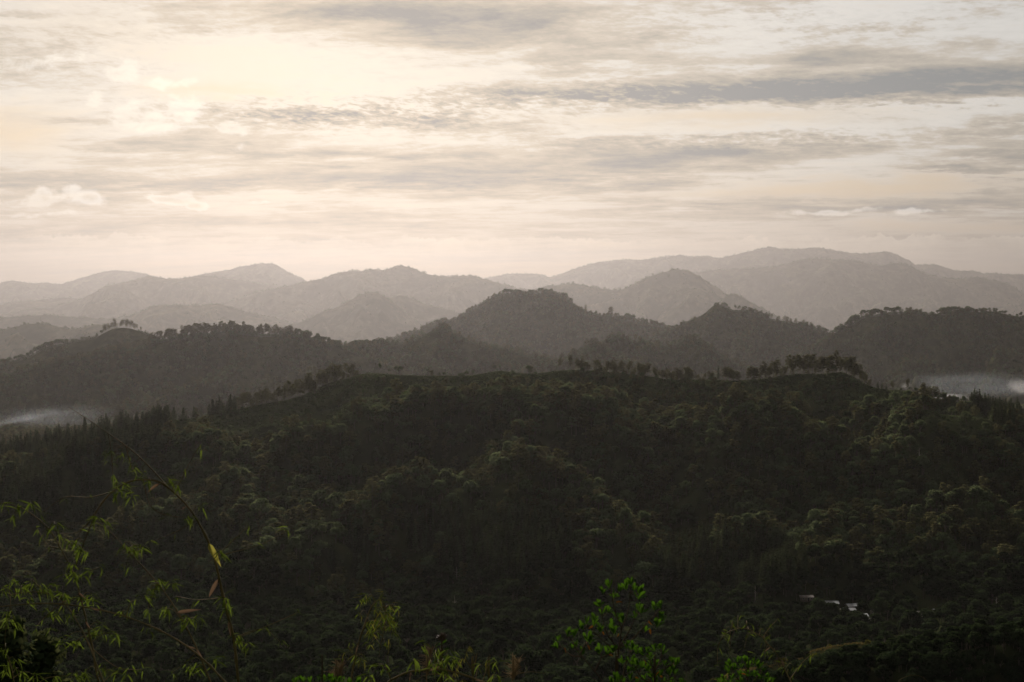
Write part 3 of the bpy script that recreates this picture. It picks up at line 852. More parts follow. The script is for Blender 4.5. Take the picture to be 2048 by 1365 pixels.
HOUSES = [cast(px, py + 4) for px, py in village]


def clear_of_houses(x, y):
    ok = np.ones(len(x), bool)
    for h in HOUSES:
        ok &= ~((np.abs(x - h.x * (y / h.y)) < 5.2) & (y < h.y + 5) & (y > h.y - 22))
    return ok


# ---- main ridge and valley forest
def keep_main(x, y, s, r):
    p = np.stack([x, y, N.h(x, y)], 1); px, py = photo(p)
    b = bare(px, py, N_BARE)
    d = fbm(x / 90, y / 90, 131, 3)
    open_ = (((px > 340) & (px < 1140)) | ((px > 1480) & (px < 1850)) | ((px > 1290) & (px < 1330))) & (s < np.where(px > 1480, 46, 66) + 24 * d)
    b = b | open_
    return ~(b & (r.random(len(x)) < 0.93)) & (r.random(len(x)) < 0.80 + 0.5 * d) & clear_of_houses(x, y) & ((s > 10) | (r.random(len(x)) < .25))


pn_, s_ = hill_points('n', -40, 780, 1 / 41.0, 1, keep_main, -0.6)
# the broad valley floor and the slope nearer the viewer
r_ = np.random.default_rng(3)
nv = 6800
vx, vy = r_.uniform(-460, 460, nv), r_.uniform(640, 1060, nv)
vz = floor_h(vx, vy); ok = (N.h(vx, vy) < vz + 1) & clear_of_houses(vx, vy) & (np.where((vy < 675) & (vx > HILLS['k'].X[0]), HILLS['k'].h(vx, vy), -999) < vz + 1) & (r_.random(nv) < 0.85 + .5 * fbm(vx / 60, vy / 60, 9, 3))
pv_ = np.stack([vx, vy, vz - .6], 1)[ok]; pv_ = pv_[in_view(pv_)]
allp = np.concatenate([pn_, pv_])
ppx, ppy = photo(allp)
isc = bare(ppx, ppy, CONIF_AREA) & (NR.random(len(allp)) < .92)
cp_, bp_ = allp[isc], allp[~isc]
# more conifers where they stand close together
ex = cp_[NR.random(len(cp_)) < .8] + NR.normal(size=(int(0), 3)) if False else cp_[NR.random(len(cp_)) < .8]
ex = ex + np.concatenate([NR.uniform(-4, 4, (len(ex), 2)), np.zeros((len(ex), 1))], 1)
ex[:, 2] = surface(ex[:, 0], ex[:, 1]) - .6
cp_ = np.concatenate([cp_, ex])

# nearest visible trees of each kind become things of their own
bpx, bpy_ = photo(bp_)
vis = (bpx > -10) & (bpx < 2058) & (bpy_ < 1400)
order = np.argsort(np.where(vis, bp_[:, 1], 1e9))
near_i = order[:120]
bnear = bp_[near_i]
rest = np.delete(bp_, near_i, 0)
cpx, cpy = photo(cp_)
cvis = (cpx > 0) & (cpx < 2048)
co = np.argsort(np.where(cvis, cp_[:, 1], 1e9))[:150]
cnear = cp_[co]; crest_ = np.delete(cp_, co, 0)
scl = NR.uniform(.62, 1.0, len(rest)) * (1 + .75 * NR.random(len(rest)) ** 2.2) * np.where(rest[:, 1] < 1060, .92, 1.0)
near_crest = (1650 - rest[:, 1]) < 135
scl = np.where(near_crest, np.minimum(scl, 1.0) * .66, scl * .93)
low_ = rest[:, 1] < 1040 + 50 * fbm(rest[:, 0] / 90, rest[:, 1] / 90, 411, 3)
scatter('forest', 'broadleaf forest covering the face of the main ridge', rest[~low_], scl[~low_], P_near, 1)
scatter('valley_forest', 'shade-toned broadleaf forest on the valley floor in front of the main ridge', rest[low_], scl[low_], P_shade_toned, 4)
scatter('conifer_forest', 'dark conifer stands on the main ridge and its foot', crest_, NR.uniform(.7, 1.35, len(crest_)), P_conif, 2)
# low scrub on the bare patches and between the trees
bs, _s = hill_points('n', -20, 760, 1 / 26.0, 5, lambda x, y, s, r: s > -99)
bx_, by_ = photo(bs)
bsel = bare(bx_, by_, N_BARE) | (NR.random(len(bs)) < .35) | ((_s < 85) & (_s > -20))
bs = bs[bsel]
scatter('undergrowth', 'low scrub on the bare patches of the main ridge', bs, np.where(np.abs(_s[bsel]) < 9, NR.uniform(.22, .5, len(bs)), NR.uniform(.35, 1.0, len(bs))), P_bush, 3)

# ---- knoll and dark spur in the lower right
kp, ks = hill_points('k', -45, 70, 1 / 22.0, 6, lambda x, y, s, r: ((s > 5) | (s < -8) | (r.random(len(x)) < .35)) & (r.random(len(x)) < np.where((np.abs(photo(np.stack([x, y, y * 0 - 150], 1))[0] - 1700) < 70) & (s < 30), .35, .9)))
ka, kb = kp[::2], kp[1::2]
scatter('shrubbery', 'yellow green shrubs on the grassy knoll', ka, NR.uniform(.5, 1.2, len(ka)), P_yel, 7)
scatter('knoll_forest', 'low dark trees at the foot of the grassy knoll', kb, NR.uniform(.3, .62, len(kb)), P_shade_toned, 8)
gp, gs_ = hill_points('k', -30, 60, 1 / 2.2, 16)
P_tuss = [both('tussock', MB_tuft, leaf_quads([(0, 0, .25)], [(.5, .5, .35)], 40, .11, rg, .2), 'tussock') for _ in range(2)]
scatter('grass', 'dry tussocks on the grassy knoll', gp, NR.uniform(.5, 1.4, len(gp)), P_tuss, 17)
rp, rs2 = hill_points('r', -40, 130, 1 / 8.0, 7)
scatter('spur_forest', 'shaded woodland on the spur in the bottom right corner', rp, NR.uniform(.26, .62, len(rp)), P_shade_toned, 9)

# ---- middle hills
MIDS = [('m4', 520, .0150), ('m4b', 260, .010), ('m5', 420, .0145), ('m6', 300, .0145), ('m7', 400, .0145), ('m3', 620, .0140), ('m2', 620, .0140), ('m1', 820, .0140)]
mp, und, unds = [], [], []
for i, (k, s1, dn) in enumerate(MIDS):
    def keep(x, y, s, r, i=i, k=k):
        dd = fbm(x / 120, y / 160, 300 + i, 4)
        crest = (s > 16) | ((k in ('m1', 'm2', 'm7', 'm6', 'm5')) & (r.random(len(x)) < .7)) | ((k in ('m4', 'm3')) & (s < -3) & (r.random(len(x)) < .55))
        if k == 'm4b': return (dd > .18) & (s > 25)
        if k == 'm2':
            pxx = 1024 + FPX * x / y
            crest &= ~((np.abs(pxx - 1436) < 45) & (s < 60))
        return (r.random(len(x)) < .74 + .9 * dd) & crest
    g_ = HILLS[k].g
    q, _ = hill_points(k, -35, s1 * g_, dn / 2.6, 40 + i, keep, -.5)
    u, _ = hill_points(k, -26, 12, .05, 60 + i, lambda x, y, s, r, k=k: (r.random(len(x)) < .8) & ((k != 'm4b') | (np.abs(1024 + FPX * x / y - 235) > 40)), -.8)
    und.append(u); unds.append(NR.uniform(.35, .9, len(u)) if k in ('m3', 'm4') else NR.uniform(.3, .75, len(u)))
    mp.append(q)
r9 = np.random.default_rng(77)
lx, ly = r9.uniform(-1500, 1500, 22000), r9.uniform(1750, 3600, 22000)
lz = floor_h(lx, ly); lk = (fbm(lx / 200, ly / 200, 801, 3) > -.35)
for k in ('m3', 'm4', 'm5', 'm6', 'm7', 'm2'):
    f = HILLS[k]; lk &= ~((lx > f.X[0]) & (lx < f.X[-1]) & (ly > f.Y[0]) & (ly < f.Y[-1]) & (f.h(lx, ly) > lz))
lp = np.stack([lx, ly, lz - .5], 1)[lk]; mp.append(lp[in_view(lp)])
mp = np.concatenate(mp)
scatter('distant_forest', 'hazy forest covering the middle hills', mp, NR.uniform(.95, 1.9, len(mp)), P_mid, 20)
und = np.concatenate(und)
scatter('crest_undergrowth', 'bushy undergrowth along the crests of the middle hills', und, np.concatenate(unds), P_mid[:5], 21)
# ---- far ranges: scattered copses, thickest along the crests and in the gullies
fp, fs = [], []
for i, (k, s1, dn, sc) in enumerate([('f10', 500, .0012, .8), ('f4', 700, .0011, .8), ('f4b', 500, .0011, .8), ('f8', 500, .0010, .8), ('f9', 600, .0011, .85), ('f7', 900, .0014, .95), ('f3', 1200, .0012, .95),
                                     ('f2', 1300, .0007, .95), ('f6', 1500, .0011, 1.1), ('f2b', 800, .0008, 1.0), ('f1', 900, .0007, 1.1), ('f5', 1000, .0009, 1.3), ('f0', 700, .0005, 1.3)]):
    f = HILLS[k]; s1 *= f.g; dn /= f.g ** 2; sc *= f.g
    def keep(x, y, s, r, i=i, k=k, sc=sc):
        dd = fbm(x / 260, y / 380, 500 + i, 4)
        grassy = k in ('f4', 'f2', 'f8', 'f9', 'f4b')
        return (dd > (.12 if grassy else -.12)) | (r.random(len(x)) < (.06 if grassy else .3))
    q, _ = hill_points(k, -40, s1, dn * .55, 70 + i, keep, -1)
    c, s0 = hill_points(k, -14 * sc, 14 * sc, .012 / sc, 90 + i, lambda x, y, s, r, i=i: fbm(x / 150, x * 0, 700 + i, 4) + r.uniform(-.4, .4, len(x)) > .05, -1.5)
    fp += [q - (0, 0, 3 * sc), c - (0, 0, 3.5 * sc)]; fs += [NR.uniform(.4, .8, len(q)) * sc, NR.uniform(.28, .55, len(c)) * sc * (1 + 1.2 * NR.random(len(c)) ** 5)]
fp, fs = np.concatenate(fp), np.concatenate(fs)
scatter('far_woodland', 'copses scattered over the pale far ranges', fp, fs, P_far, 30)
print('FOREST', len(rest), len(crest_), len(bs), len(mp), len(fp))


# ------------------------------------------------------------------ trees one can tell apart
def proto(kind, pair, mat):
    return mesh_np(kind + '_trunk', np.concatenate(pair[0].v), np.concatenate(pair[0].q), [M['bark']], None, True), mesh_np(kind + '_crown', *pair[1], [M[mat]])


PM = {'pine': [proto('pine', p, 'pine') for p in PINE], 'broad': [proto('broadleaf', p, 'broad') for p in BROAD],
      'conif': [proto('conifer', p, 'conif') for p in CONIF], 'dark': [proto('shade_toned_broadleaf', p, 'broad_shade_toned') for p in BROAD], 'lolli': [proto('round_tree', p, 'broad') for p in LOLLI]}  # dark kind: same broadleaf shapes, shade painted into the crown colour
PH = {'pine': [p[1][0][:, 2].max() for p in PINE], 'broad': [p[1][0][:, 2].max() for p in BROAD],
      'conif': [p[1][0][:, 2].max() for p in CONIF], 'lolli': [p[1][0][:, 2].max() for p in LOLLI], 'dark': [p[1][0][:, 2].max() for p in BROAD]}
NAMES = {'dark': ('broadleaf_tree', 'tree'), 'pine': ('pine_tree', 'pine tree'), 'broad': ('broadleaf_tree', 'tree'), 'conif': ('conifer_tree', 'conifer'), 'lolli': ('round_tree', 'tree')}
PROTO = {}


def tree(kind, i, loc, scale, label, group=None, rot=None, wide=1.0):
    """first of its kind is built, the rest are copies with copies of trunk and crown"""
    nm, cat = NAMES[kind]
    i %= len(PM[kind])
    if (kind, i) not in PROTO:
        t = thing(nm, loc, label, cat, group)
        obj('trunk', PM[kind][i][0], t); obj('crown', PM[kind][i][1], t)
        PROTO[kind, i] = t
    else:
        src = PROTO[kind, i]
        t = src.copy(); COL.objects.link(t)
        for c in list(src.children):
            d_ = c.copy(); COL.objects.link(d_); d_.parent = t
        t['label'] = label
        if group: t['group'] = group
        elif 'group' in t: del t['group']
    t.location = loc; t.scale = (scale * wide, scale * wide, scale)
    t.rotation_euler = (0, 0, R.uniform(0, 6.28) if rot is None else rot)
    return t


def on_crest(key, px, s=0.0):
    """a point on a hill's crest line seen at photo column px"""
    f = HILLS[key]; a, _ = ray(px, 600)
    y = f.D
    for _ in range(3): y = float(f.ycr(np.array([a * y]))[0]) - s
    x = a * y
    return Vector((x, y, float(f.h(np.array([x]), np.array([y]))[0])))


def crest_tree(key, kind, px, hpx, label, group=None, s=0.0, wide=1.0):
    p = on_crest(key, px, s)
    i = R.randrange(8)
    H = hpx / FPX * p.y
    return tree(kind, i, p - Vector((0, 0, .3)), H / PH[kind][i % len(PH[kind])], label, group, None, wide)


def row(key, kind, x0, x1, n, h0, h1, label, group, s=(-8, 8), wide=1.0):
    for j in range(n):
        t_ = (j + R.uniform(-.4, .4)) / max(1, n - 1)
        h = h0 + (h1 - h0) * t_
        crest_tree(key, kind, x0 + (x1 - x0) * t_, h * (R.uniform(.78, 1.12) if R.random() < .72 else R.uniform(.45, .8)), label, group, R.uniform(*s), wide * R.uniform(.78, 1.3))


# main ridge, from left to right
row('n', 'conif', 20, 300, 34, 22, 34, 'dark conifer on the left descending edge of the main ridge', 'conifers on the left descending edge of the main ridge', (-20, 25), 1.2)
row('n', 'conif', 296, 338, 9, 34, 36, 'tall dark conifer in the clump where the main ridge starts to climb', 'conifer clump on the left shoulder of the main ridge', (-12, 14), 1.3)
row('n', 'conif', 348, 372, 4, 28, 28, 'dark conifer in the small group right of the shoulder clump', 'small conifer group on the climbing crest', (-8, 6), 1.4)
crest_tree('n', 'conif', 386, 25, 'slim dark conifer standing alone, left of a twin', None)
crest_tree('n', 'conif', 401, 24, 'slim dark conifer standing alone, right of a twin', None)
crest_tree('n', 'pine', 391, 32, 'thin crowned tree rising behind two slim conifers on the climbing crest', None, -10)
row('n', 'conif', 418, 470, 13, 32, 36, 'dark conifer at the low end of the row climbing the main ridge', 'conifers at the low end of the climbing row', (-10, 5), 1.3)
row('n', 'pine', 476, 616, 30, 34, 38, 'tall pine in the row climbing the grassy left crest of the main ridge', 'pines in the row climbing the main ridge', (-9, 4), .9)
row('n', 'pine', 618, 712, 24, 42, 30, 'pine in the dense clump at the top of the climbing row', 'pines in the dense clump at the top of the climbing row', (-14, 18), 1.15)
crest_tree('n', 'lolli', 758, 22, 'slender tree with a small round crown on the bare crest left of the centre', None, 0, .8)
crest_tree('n', 'lolli', 779, 11, 'tiny tree between the slender tree and the double crown on the bare crest', None)
crest_tree('n', 'lolli', 791, 19, 'left half of a double crowned tree on the bare crest', None, 0, 1.0)
crest_tree('n', 'lolli', 800, 20, 'right half of a double crowned tree on the bare crest', None, 2, 1.1)
crest_tree('n', 'lolli', 856, 14, 'small round tree alone on the bare middle of the main ridge', None, 0, 1.1)
row('n', 'lolli', 878, 900, 4, 10, 11, 'stunted tree in a low group on the bare middle of the main ridge', 'stunted trees on the bare middle of the main ridge', (-5, 5), 1.4)
row('n', 'broad', 920, 948, 5, 12, 13, 'bushy tree at the foot of the small hump on the main ridge', 'bushy trees at the foot of the small hump', (2, 14), 1.1)
crest_tree('n', 'lolli', 989, 13, 'left of two small round trees on the grassy hump of the main ridge', None, 0, 1.1)
crest_tree('n', 'lolli', 1000, 15, 'right and taller of two small round trees on the grassy hump', None, 0, .9)
crest_tree('n', 'lolli', 1055, 17, 'feathery tree alone in the dip right of the grassy hump', None, 0, 1.5)
crest_tree('n', 'pine', 1120, 24, 'leaning pine at the left end of the middle group on the main ridge', None)
crest_tree('n', 'pine', 1141, 32, 'tall narrow pine, second from the left in the middle group on the crest', None, 0, .9)
row('n', 'pine', 1156, 1180, 6, 28, 27, 'broad pine in the tuft right of the tall narrow pine on the crest', 'pines in the tuft right of the tall narrow pine', (-6, 6), 1.3)
row('n', 'pine', 1192, 1296, 27, 25, 31, 'pine in the dense middle grove on the main ridge crest', 'pines in the dense middle grove', (-14, 10), 1.05)
row('n', 'pine', 1308, 1386, 20, 24, 28, 'pine in the loose grove between the two dense groves of the crest', 'pines in the loose grove of the crest', (-10, 14), 1.2)
row('n', 'pine', 1390, 1425, 5, 18, 18, 'low pine in the gap before the large right grove', 'low pines in the gap before the right grove', (-6, 10), 1.2)
crest_tree('n', 'conif', 1437, 28, 'narrow spire shaped conifer standing in the gap left of the right grove', None)
row('n', 'pine', 1450, 1478, 8, 28, 26, 'bushy pine beside the narrow spire conifer', 'bushy pines beside the spire conifer', (-6, 10), 1.3)
row('n', 'pine', 1496, 1538, 12, 30, 34, 'pine on the left flank of the large right grove', 'pines on the left flank of the right grove', (-8, 12), 1.15)
row('n', 'pine', 1538, 1698, 34, 39, 43, 'tall pine with layered crown in the large right grove on the summit', 'tall pines in the large right grove', (-14, 8), .9)
row('n', 'pine', 1700, 1742, 12, 38, 26, 'pine on the steep right edge of the large right grove', 'pines on the steep edge of the right grove', (-8, 8), 1.0)
row('n', 'conif', 1757, 1772, 3, 22, 17, 'spiky small conifer in the saddle right of the large grove', 'spiky conifers in the saddle', (-4, 4), 1.5)
crest_tree('n', 'pine', 1787, 19, 'flat topped umbrella pine alone in the saddle right of the large grove', None, 0, 1.2)
row('n', 'lolli', 1800, 1806, 2, 9, 8, 'low bush beside the umbrella pine in the saddle', 'low bushes beside the umbrella pine', (-3, 3), 1.4)
crest_tree('n', 'pine', 1816, 25, 'windswept leaning pine in front of the white smoke', None, 0, .9)
row('n', 'lolli', 1822, 1836, 3, 11, 11, 'small bushy tree under the windswept pine', 'small bushy trees under the windswept pine', (-3, 4), 1.5)
row('n', 'pine', 1846, 1880, 8, 27, 25, 'wide crowned pine before the smoke at the right end of the crest', 'wide pines before the smoke', (-5, 7), 1.35)
row('n', 'broad', 1888, 1956, 18, 17, 17, 'dense round tree on the descending right end of the main ridge', 'round trees on the right end of the ridge', (-12, 12), 1.1)
row('n', 'conif', 1950, 2046, 30, 26, 34, 'dark conifer in the spiky stand at the right end of the main ridge', 'conifers at the right end of the main ridge', (-16, 16), 1.1)
# second ridge on the left
row('m4b', 'pine', 206, 268, 16, 19, 18, 'pine on the crown of the bare knoll behind the left ridge', 'pines on the crown of the bare knoll', (-8, 14), 1.15)
row('m4b', 'pine', 272, 296, 4, 14, 12, 'small pine on the right slope of the bare knoll', 'small pines on the right slope of the bare knoll', (-8, 4), 1.0)
row('m4b', 'broad', 60, 135, 20, 14, 15, 'tree in the dark band climbing the left side of the bare knoll', 'trees climbing the left side of the knoll', (-8, 16), 1.0)
row('m4b', 'broad', 140, 200, 10, 9, 9, 'low tree along the skyline left of the bare knoll', 'low trees along the skyline left of the knoll', (-6, 6), 1.0)
row('m4b', 'broad', 2, 56, 14, 12, 12, 'tree at the left end of the knoll ridge above the misty valley', 'trees at the left end of the knoll ridge', (-8, 10), 1.0)
row('m4', 'pine', 92, 240, 32, 19, 19, 'pine in the thin line along the lower left part of the second ridge', 'pines in the thin line on the second ridge', (-8, 10), 1.15)
row('m4', 'pine', 244, 300, 14, 21, 20, 'reddish pine in the open stand below the bare knoll', 'reddish pines below the bare knoll', (-8, 10), 1.15)
row('m4', 'pine', 300, 460, 58, 26, 27, 'pine in the left part of the dense row on the second ridge', 'pines in the dense row, left part', (-16, 8), 1.05)
row('m4', 'pine', 460, 592, 46, 26, 24, 'pine in the right part of the dense row on the second ridge', 'pines in the dense row, right part', (-14, 8), 1.0)
row('m4', 'broad', 598, 690, 22, 19, 14, 'tree where the dense row thins out towards the domed hill', 'trees where the dense row thins out', (-12, 10), 1.0)
# trees on the skyline of the domed hill and the right ridges
row('m5', 'broad', 715, 732, 5, 15, 16, 'tree in the left of two small clumps before the pyramid hill', 'left small clump before the pyramid hill', (-8, 4), 1.0)
row('m5', 'broad', 742, 774, 8, 17, 17, 'tree in the right of two small clumps before the pyramid hill', 'right small clump before the pyramid hill', (-8, 4), 1.0)
crest_tree('m1', 'broad', 812, 10, 'low bush on the left toe of the domed hill', None)
row('m1', 'broad', 870, 888, 4, 11, 11, 'low spreading tree on the left flank of the domed hill', 'low trees on the left flank of the domed hill', (-6, 4), 1.4)
crest_tree('m1', 'pine', 1171, 18, 'tall thin tree just right of the domed hill top', None, 0, .9)
crest_tree('m1', 'lolli', 1192, 11, 'small dark tree left of the lone umbrella tree', None)
crest_tree('m1', 'conif', 1207, 9, 'short dark spire left of the lone umbrella tree', None, 0, 1.6)
crest_tree('m1', 'pine', 1221, 23, 'lone umbrella crowned tree on the right shoulder of the domed hill', None, 0, 1.35)
crest_tree('m1', 'lolli', 1236, 12, 'small tree right of the lone umbrella tree', None)
row('m1', 'broad', 1250, 1272, 6, 14, 14, 'tree in the small clump right of the umbrella tree', 'small clump right of the umbrella tree', (-6, 4), .9)
row('m1', 'lolli', 1284, 1345, 11, 11, 10, 'small tree strung along the right shoulder of the domed hill', 'small trees strung along the right shoulder', (-6, 6), 1.2)
row('m1', 'broad', 1000, 1140, 30, 12, 13, 'tree on the rough top of the domed hill', 'trees on the top of the domed hill', (-10, 8), 1.0)
row('m2', 'broad', 1428, 1458, 7, 10, 10, 'tree on the rocky peak of the right middle ridge', 'trees on the rocky peak', (-4, 4), 1.0)
row('m2', 'lolli', 1470, 1540, 14, 13, 13, 'small tree right of the rocky peak', 'small trees right of the rocky peak', (-6, 8), 1.0)
row('m2', 'pine', 1568, 1600, 6, 14, 13, 'thin tree in the open row on the right slope of the rocky ridge', 'thin trees in the open row', (-4, 4), 1.3)
crest_tree('m2', 'lolli', 1612, 10, 'single small tree between the open row and the gap', None, 0, 1.2)
row('m2', 'lolli', 1622, 1668, 9, 9, 12, 'low tree in the gap between the two right ridges', 'low trees in the gap between the right ridges', (-6, 6), 1.2)
row('m3', 'broad', 1672, 1716, 15, 15, 18, 'tree climbing the left shoulder of the right ridge', 'trees climbing the left shoulder of the right ridge', (-10, 6), 1.0)
row('m3', 'broad', 1726, 1800, 16, 17, 15, 'crown standing above the left summit of the right ridge', 'trees above the left summit of the right ridge', (-10, 2), 1.05)
row('m3', 'lolli', 1806, 1880, 12, 10, 11, 'small tree between the two summits of the right ridge', 'small trees between the two summits', (-6, 6), 1.3)
row('m3', 'broad', 1884, 1950, 18, 15, 13, 'tree massed on the right summit of the right ridge', 'trees massed on the right summit', (-10, 6), 1.0)
row('m3', 'lolli', 1958, 2046, 14, 12, 12, 'small tree strung along the right end of the right ridge', 'small trees along the end of the right ridge', (-6, 6), 1.2)

# the nearest trees of the valley forest
zone = lambda px, py: ('bottom left of the valley, behind the bamboo' if px < 520 else 'valley floor between the bamboo and the leafy shrub' if px < 1080 else 'valley floor behind the leafy shrub' if px < 1560 else 'valley near the tin roofed houses')
qx, qy = photo(bnear)
for p, a, b in zip(bnear, qx, qy):
    z_ = zone(a, b)
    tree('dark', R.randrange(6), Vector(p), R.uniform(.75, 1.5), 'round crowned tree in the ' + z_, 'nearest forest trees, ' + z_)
qx, qy = photo(cnear)
zc_ = lambda px: 'left edge of the lower slope' if px < 560 else 'left part of the dark stand below the main ridge' if px < 930 else 'right part of the dark stand below the main ridge' if px < 1240 else 'dark stand behind the open leafy shrub' if px < 1420 else 'middle of the dark stand left of the tin roofed houses' if px < 1540 else 'right end of the dark stand above the tin roofed houses'
for p, a, b in zip(cnear, qx, qy):
    tree('conif', R.randrange(4), Vector(p), R.uniform(.8, 1.3), 'pointed conifer, ' + zc_(a), 'nearest conifers, ' + zc_(a), None, 1.1)


# ------------------------------------------------------------------ the village under the trees
def house(loc, w, d, h, rot, roof, label, wall='wall', pitch=0.22):
    t = thing('house', loc, label, 'house')
    t.rotation_euler = (0, 0, rot)
    b = MB(); th = .12
    for sx_ in (-1, 1): b.box((sx_ * (w / 2 - th / 2), 0, h / 2 - .3), (th / 2, d / 2 - th, h / 2 + .3))
    for sy_ in (-1, 1): b.box((0, sy_ * (d / 2 - th / 2), h / 2 - .3), (w / 2, th / 2, h / 2 + .3))
    obj('wall', b.mesh('house_wall', M[wall]), t)
    for sgn, nm in ((-1, 'roof'), (1, 'roof')):                # two sheets meeting at the ridge
        rb = MB(); e = d / 2 + .55; n = 14
        xs = np.linspace(-w / 2 - .5, w / 2 + .5, n * 2 + 1)
        V = []
        for yy, zz in ((sgn * e, h + .02 - .55 * pitch * 2), (0, h + d / 2 * pitch * 2 * .9)):
            V += [(x, yy, zz + (.035 if i % 2 else 0)) for i, x in enumerate(xs)]
        m_ = len(xs); q = [(i, i + 1, i + 1 + m_, i + m_) for i in range(m_ - 1)]
        rb.add(V, q); rb.add([(a, b_, c - .05) for a, b_, c in V], q)
        obj(nm, rb.mesh('house_roof', M[roof]), t)
    db = MB(); db.box((w * .12, -d / 2 - .03, h * .42), (.45, .03, h * .42)); dr = obj('door', db.mesh('house_door', M['dark']), t)
    for wx in (-w * .28, w * .36):
        wb = MB(); wb.box((wx, -d / 2 - .025, h * .58), (.5, .025, .42)); wd = obj('window', wb.mesh('house_window', M['dark']), t)
        fb = MB()
        for fx, fz, hx, hz in ((-.55, 0, .05, .52), (.55, 0, .05, .52), (0, .47, .5, .05), (0, -.47, .5, .05)):
            fb.box((wx + fx, -d / 2 - .03, h * .58 + fz), (hx, .045, hz))
        obj('frame', fb.mesh('window_frame', M['white_wall']), wd)
    return t


HL = [('tin', 9, 7, 'tin roofed house at the upper left of the main house cluster'), ('tin', 8, 6, 'tin roofed house at the upper right of the main house cluster'),
      ('tin', 8, 6, 'bright roofed house in the middle of the cluster above the longest roof'), ('rust', 6, 5, 'small dull roofed house left of the longest shining roof'),
      ('tin', 19, 8, 'long house with the brightest shining roof below the cluster'), ('rust', 8, 6, 'grey roofed house in the left of the cluster under the first roof'),
      ('rust', 9, 6, 'half hidden house standing left of and above the cluster'), ('tin', 11, 6, 'lone house with a bright roof right of the village'),
      ('rust', 26, 8, 'long dark roofed shed right of the village'), ('tin', 9, 6, 'house with a patchy bright roof below the long dark shed'),
      ('rust', 7, 5, 'small house left of the patchy roof below the dark shed'), ('rust', 5, 4, 'tiny hut right of the longest shining roof'),
      ('rust', 6, 4, 'tiny hut between the cluster and the dark shed'), ('rust', 11, 6, 'dim roofed house farthest to the right among the trees')]
for p, (rf, w_, d_, lb) in zip(HOUSES, HL):
    house(p + Vector((0, 0, .1)), w_, d_, 2.9, R.uniform(-.25, .25), rf, lb, 'wall', R.uniform(.13, .2))

# dead pale trunks standing in the forest
def dead_tree(px, py, hpx, label):
    p = cast(px, py); H = hpx / FPX * p.y
    t = thing('dead_tree', p - Vector((0, 0, .5)), label, 'dead tree')
    b = MB(); b.tube([(0, 0, -.5), (.2, 0, H * .5), (.1, .2, H)], [.42, .3, .08], 6); obj('trunk', b.mesh('dead_trunk', M['pale_bark'], True), t)
    for i in range(7):
        k = R.uniform(.45, .95); a = R.uniform(0, 6.28); L = (1.1 - k) * H * .35
        b = MB(); b.tube([(.15, .05, H * k), (math.cos(a) * L * .6, math.sin(a) * L * .6, H * k + L * .2), (math.cos(a) * L, math.sin(a) * L, H * k + L * .55)], [.1, .06, .03], 4)
        obj('limb', b.mesh('dead_limb', M['pale_bark']), t)


dead_tree(913, 1182, 48, 'bare pale dead trunk rising over the valley forest left of the leafy shrub')
dead_tree(909, 1240, 50, 'forked pale dead tree under the taller dead trunk')
dead_tree(981, 838, 24, 'thin white dead trunk high on the middle of the main ridge')
dead_tree(1510, 1205, 34, 'pale trunk beside the dark stand left of the village')
dead_tree(1992, 1232, 40, 'thin pale pole of a dead tree at the right edge of the valley')
dead_tree(1838, 930, 34, 'pale bare trunk on the right part of the main ridge')
dead_tree(1420, 870, 26, 'short pale trunk in the upper right forest of the main ridge')


# ------------------------------------------------------------------ valley mist and smoke
def vapour(name, label, c, r, dens, col, nscale, seed, thr=0.5, stretch=(1, 1, 1), aniso=.5):
    """a soft body of vapour: denser towards its middle, broken up by noise"""
    m, nt = new_mat(name)
    t = nt.nodes.new('ShaderNodeTexCoord')
    mp = nt.nodes.new('ShaderNodeMapping'); mp.inputs['Scale'].default_value = stretch; mp.inputs['Location'].default_value = (seed, seed * 2, 0)
    nt.links.new(t.outputs['Object'], mp.inputs[0])
    n = noise(nt, mp.outputs[0], nscale, 4, .6, .6)
    ln = nt.nodes.new('ShaderNodeVectorMath'); ln.operation = 'LENGTH'; nt.links.new(t.outputs['Object'], ln.inputs[0])
    body = 1 - E(nt, ln.outputs['Value']).smooth(.15, 1.0)
    d_ = (n - thr + (body - .5) * .45)._m('MAXIMUM', 0.0) * body * (dens * 5)
    v = nt.nodes.new('ShaderNodeVolumePrincipled'); v.inputs['Color'].default_value = (*col, 1); v.inputs['Anisotropy'].default_value = aniso
    v.inputs['Density Attribute'].default_value = ''
    nt.links.new(d_.v, v.inputs['Density'])
    o_ = nt.nodes.new('ShaderNodeOutputMaterial'); nt.links.new(v.outputs[0], o_.inputs['Volume'])
    b = MB(); k, l = 16, 9
    V = [(math.cos(2 * math.pi * i / k) * math.sin(math.pi * j / l) , math.sin(2 * math.pi * i / k) * math.sin(math.pi * j / l), math.cos(math.pi * j / l)) for j in range(l + 1) for i in range(k)]
    b.add(V, [(j * k + i, (j + 1) * k + i, (j + 1) * k + (i + 1) % k, j * k + (i + 1) % k) for j in range(l) for i in range(k)])
    o = obj(name, b.mesh(name, m), kind='stuff', label=label)
    o.location = c; o.scale = r
    return o


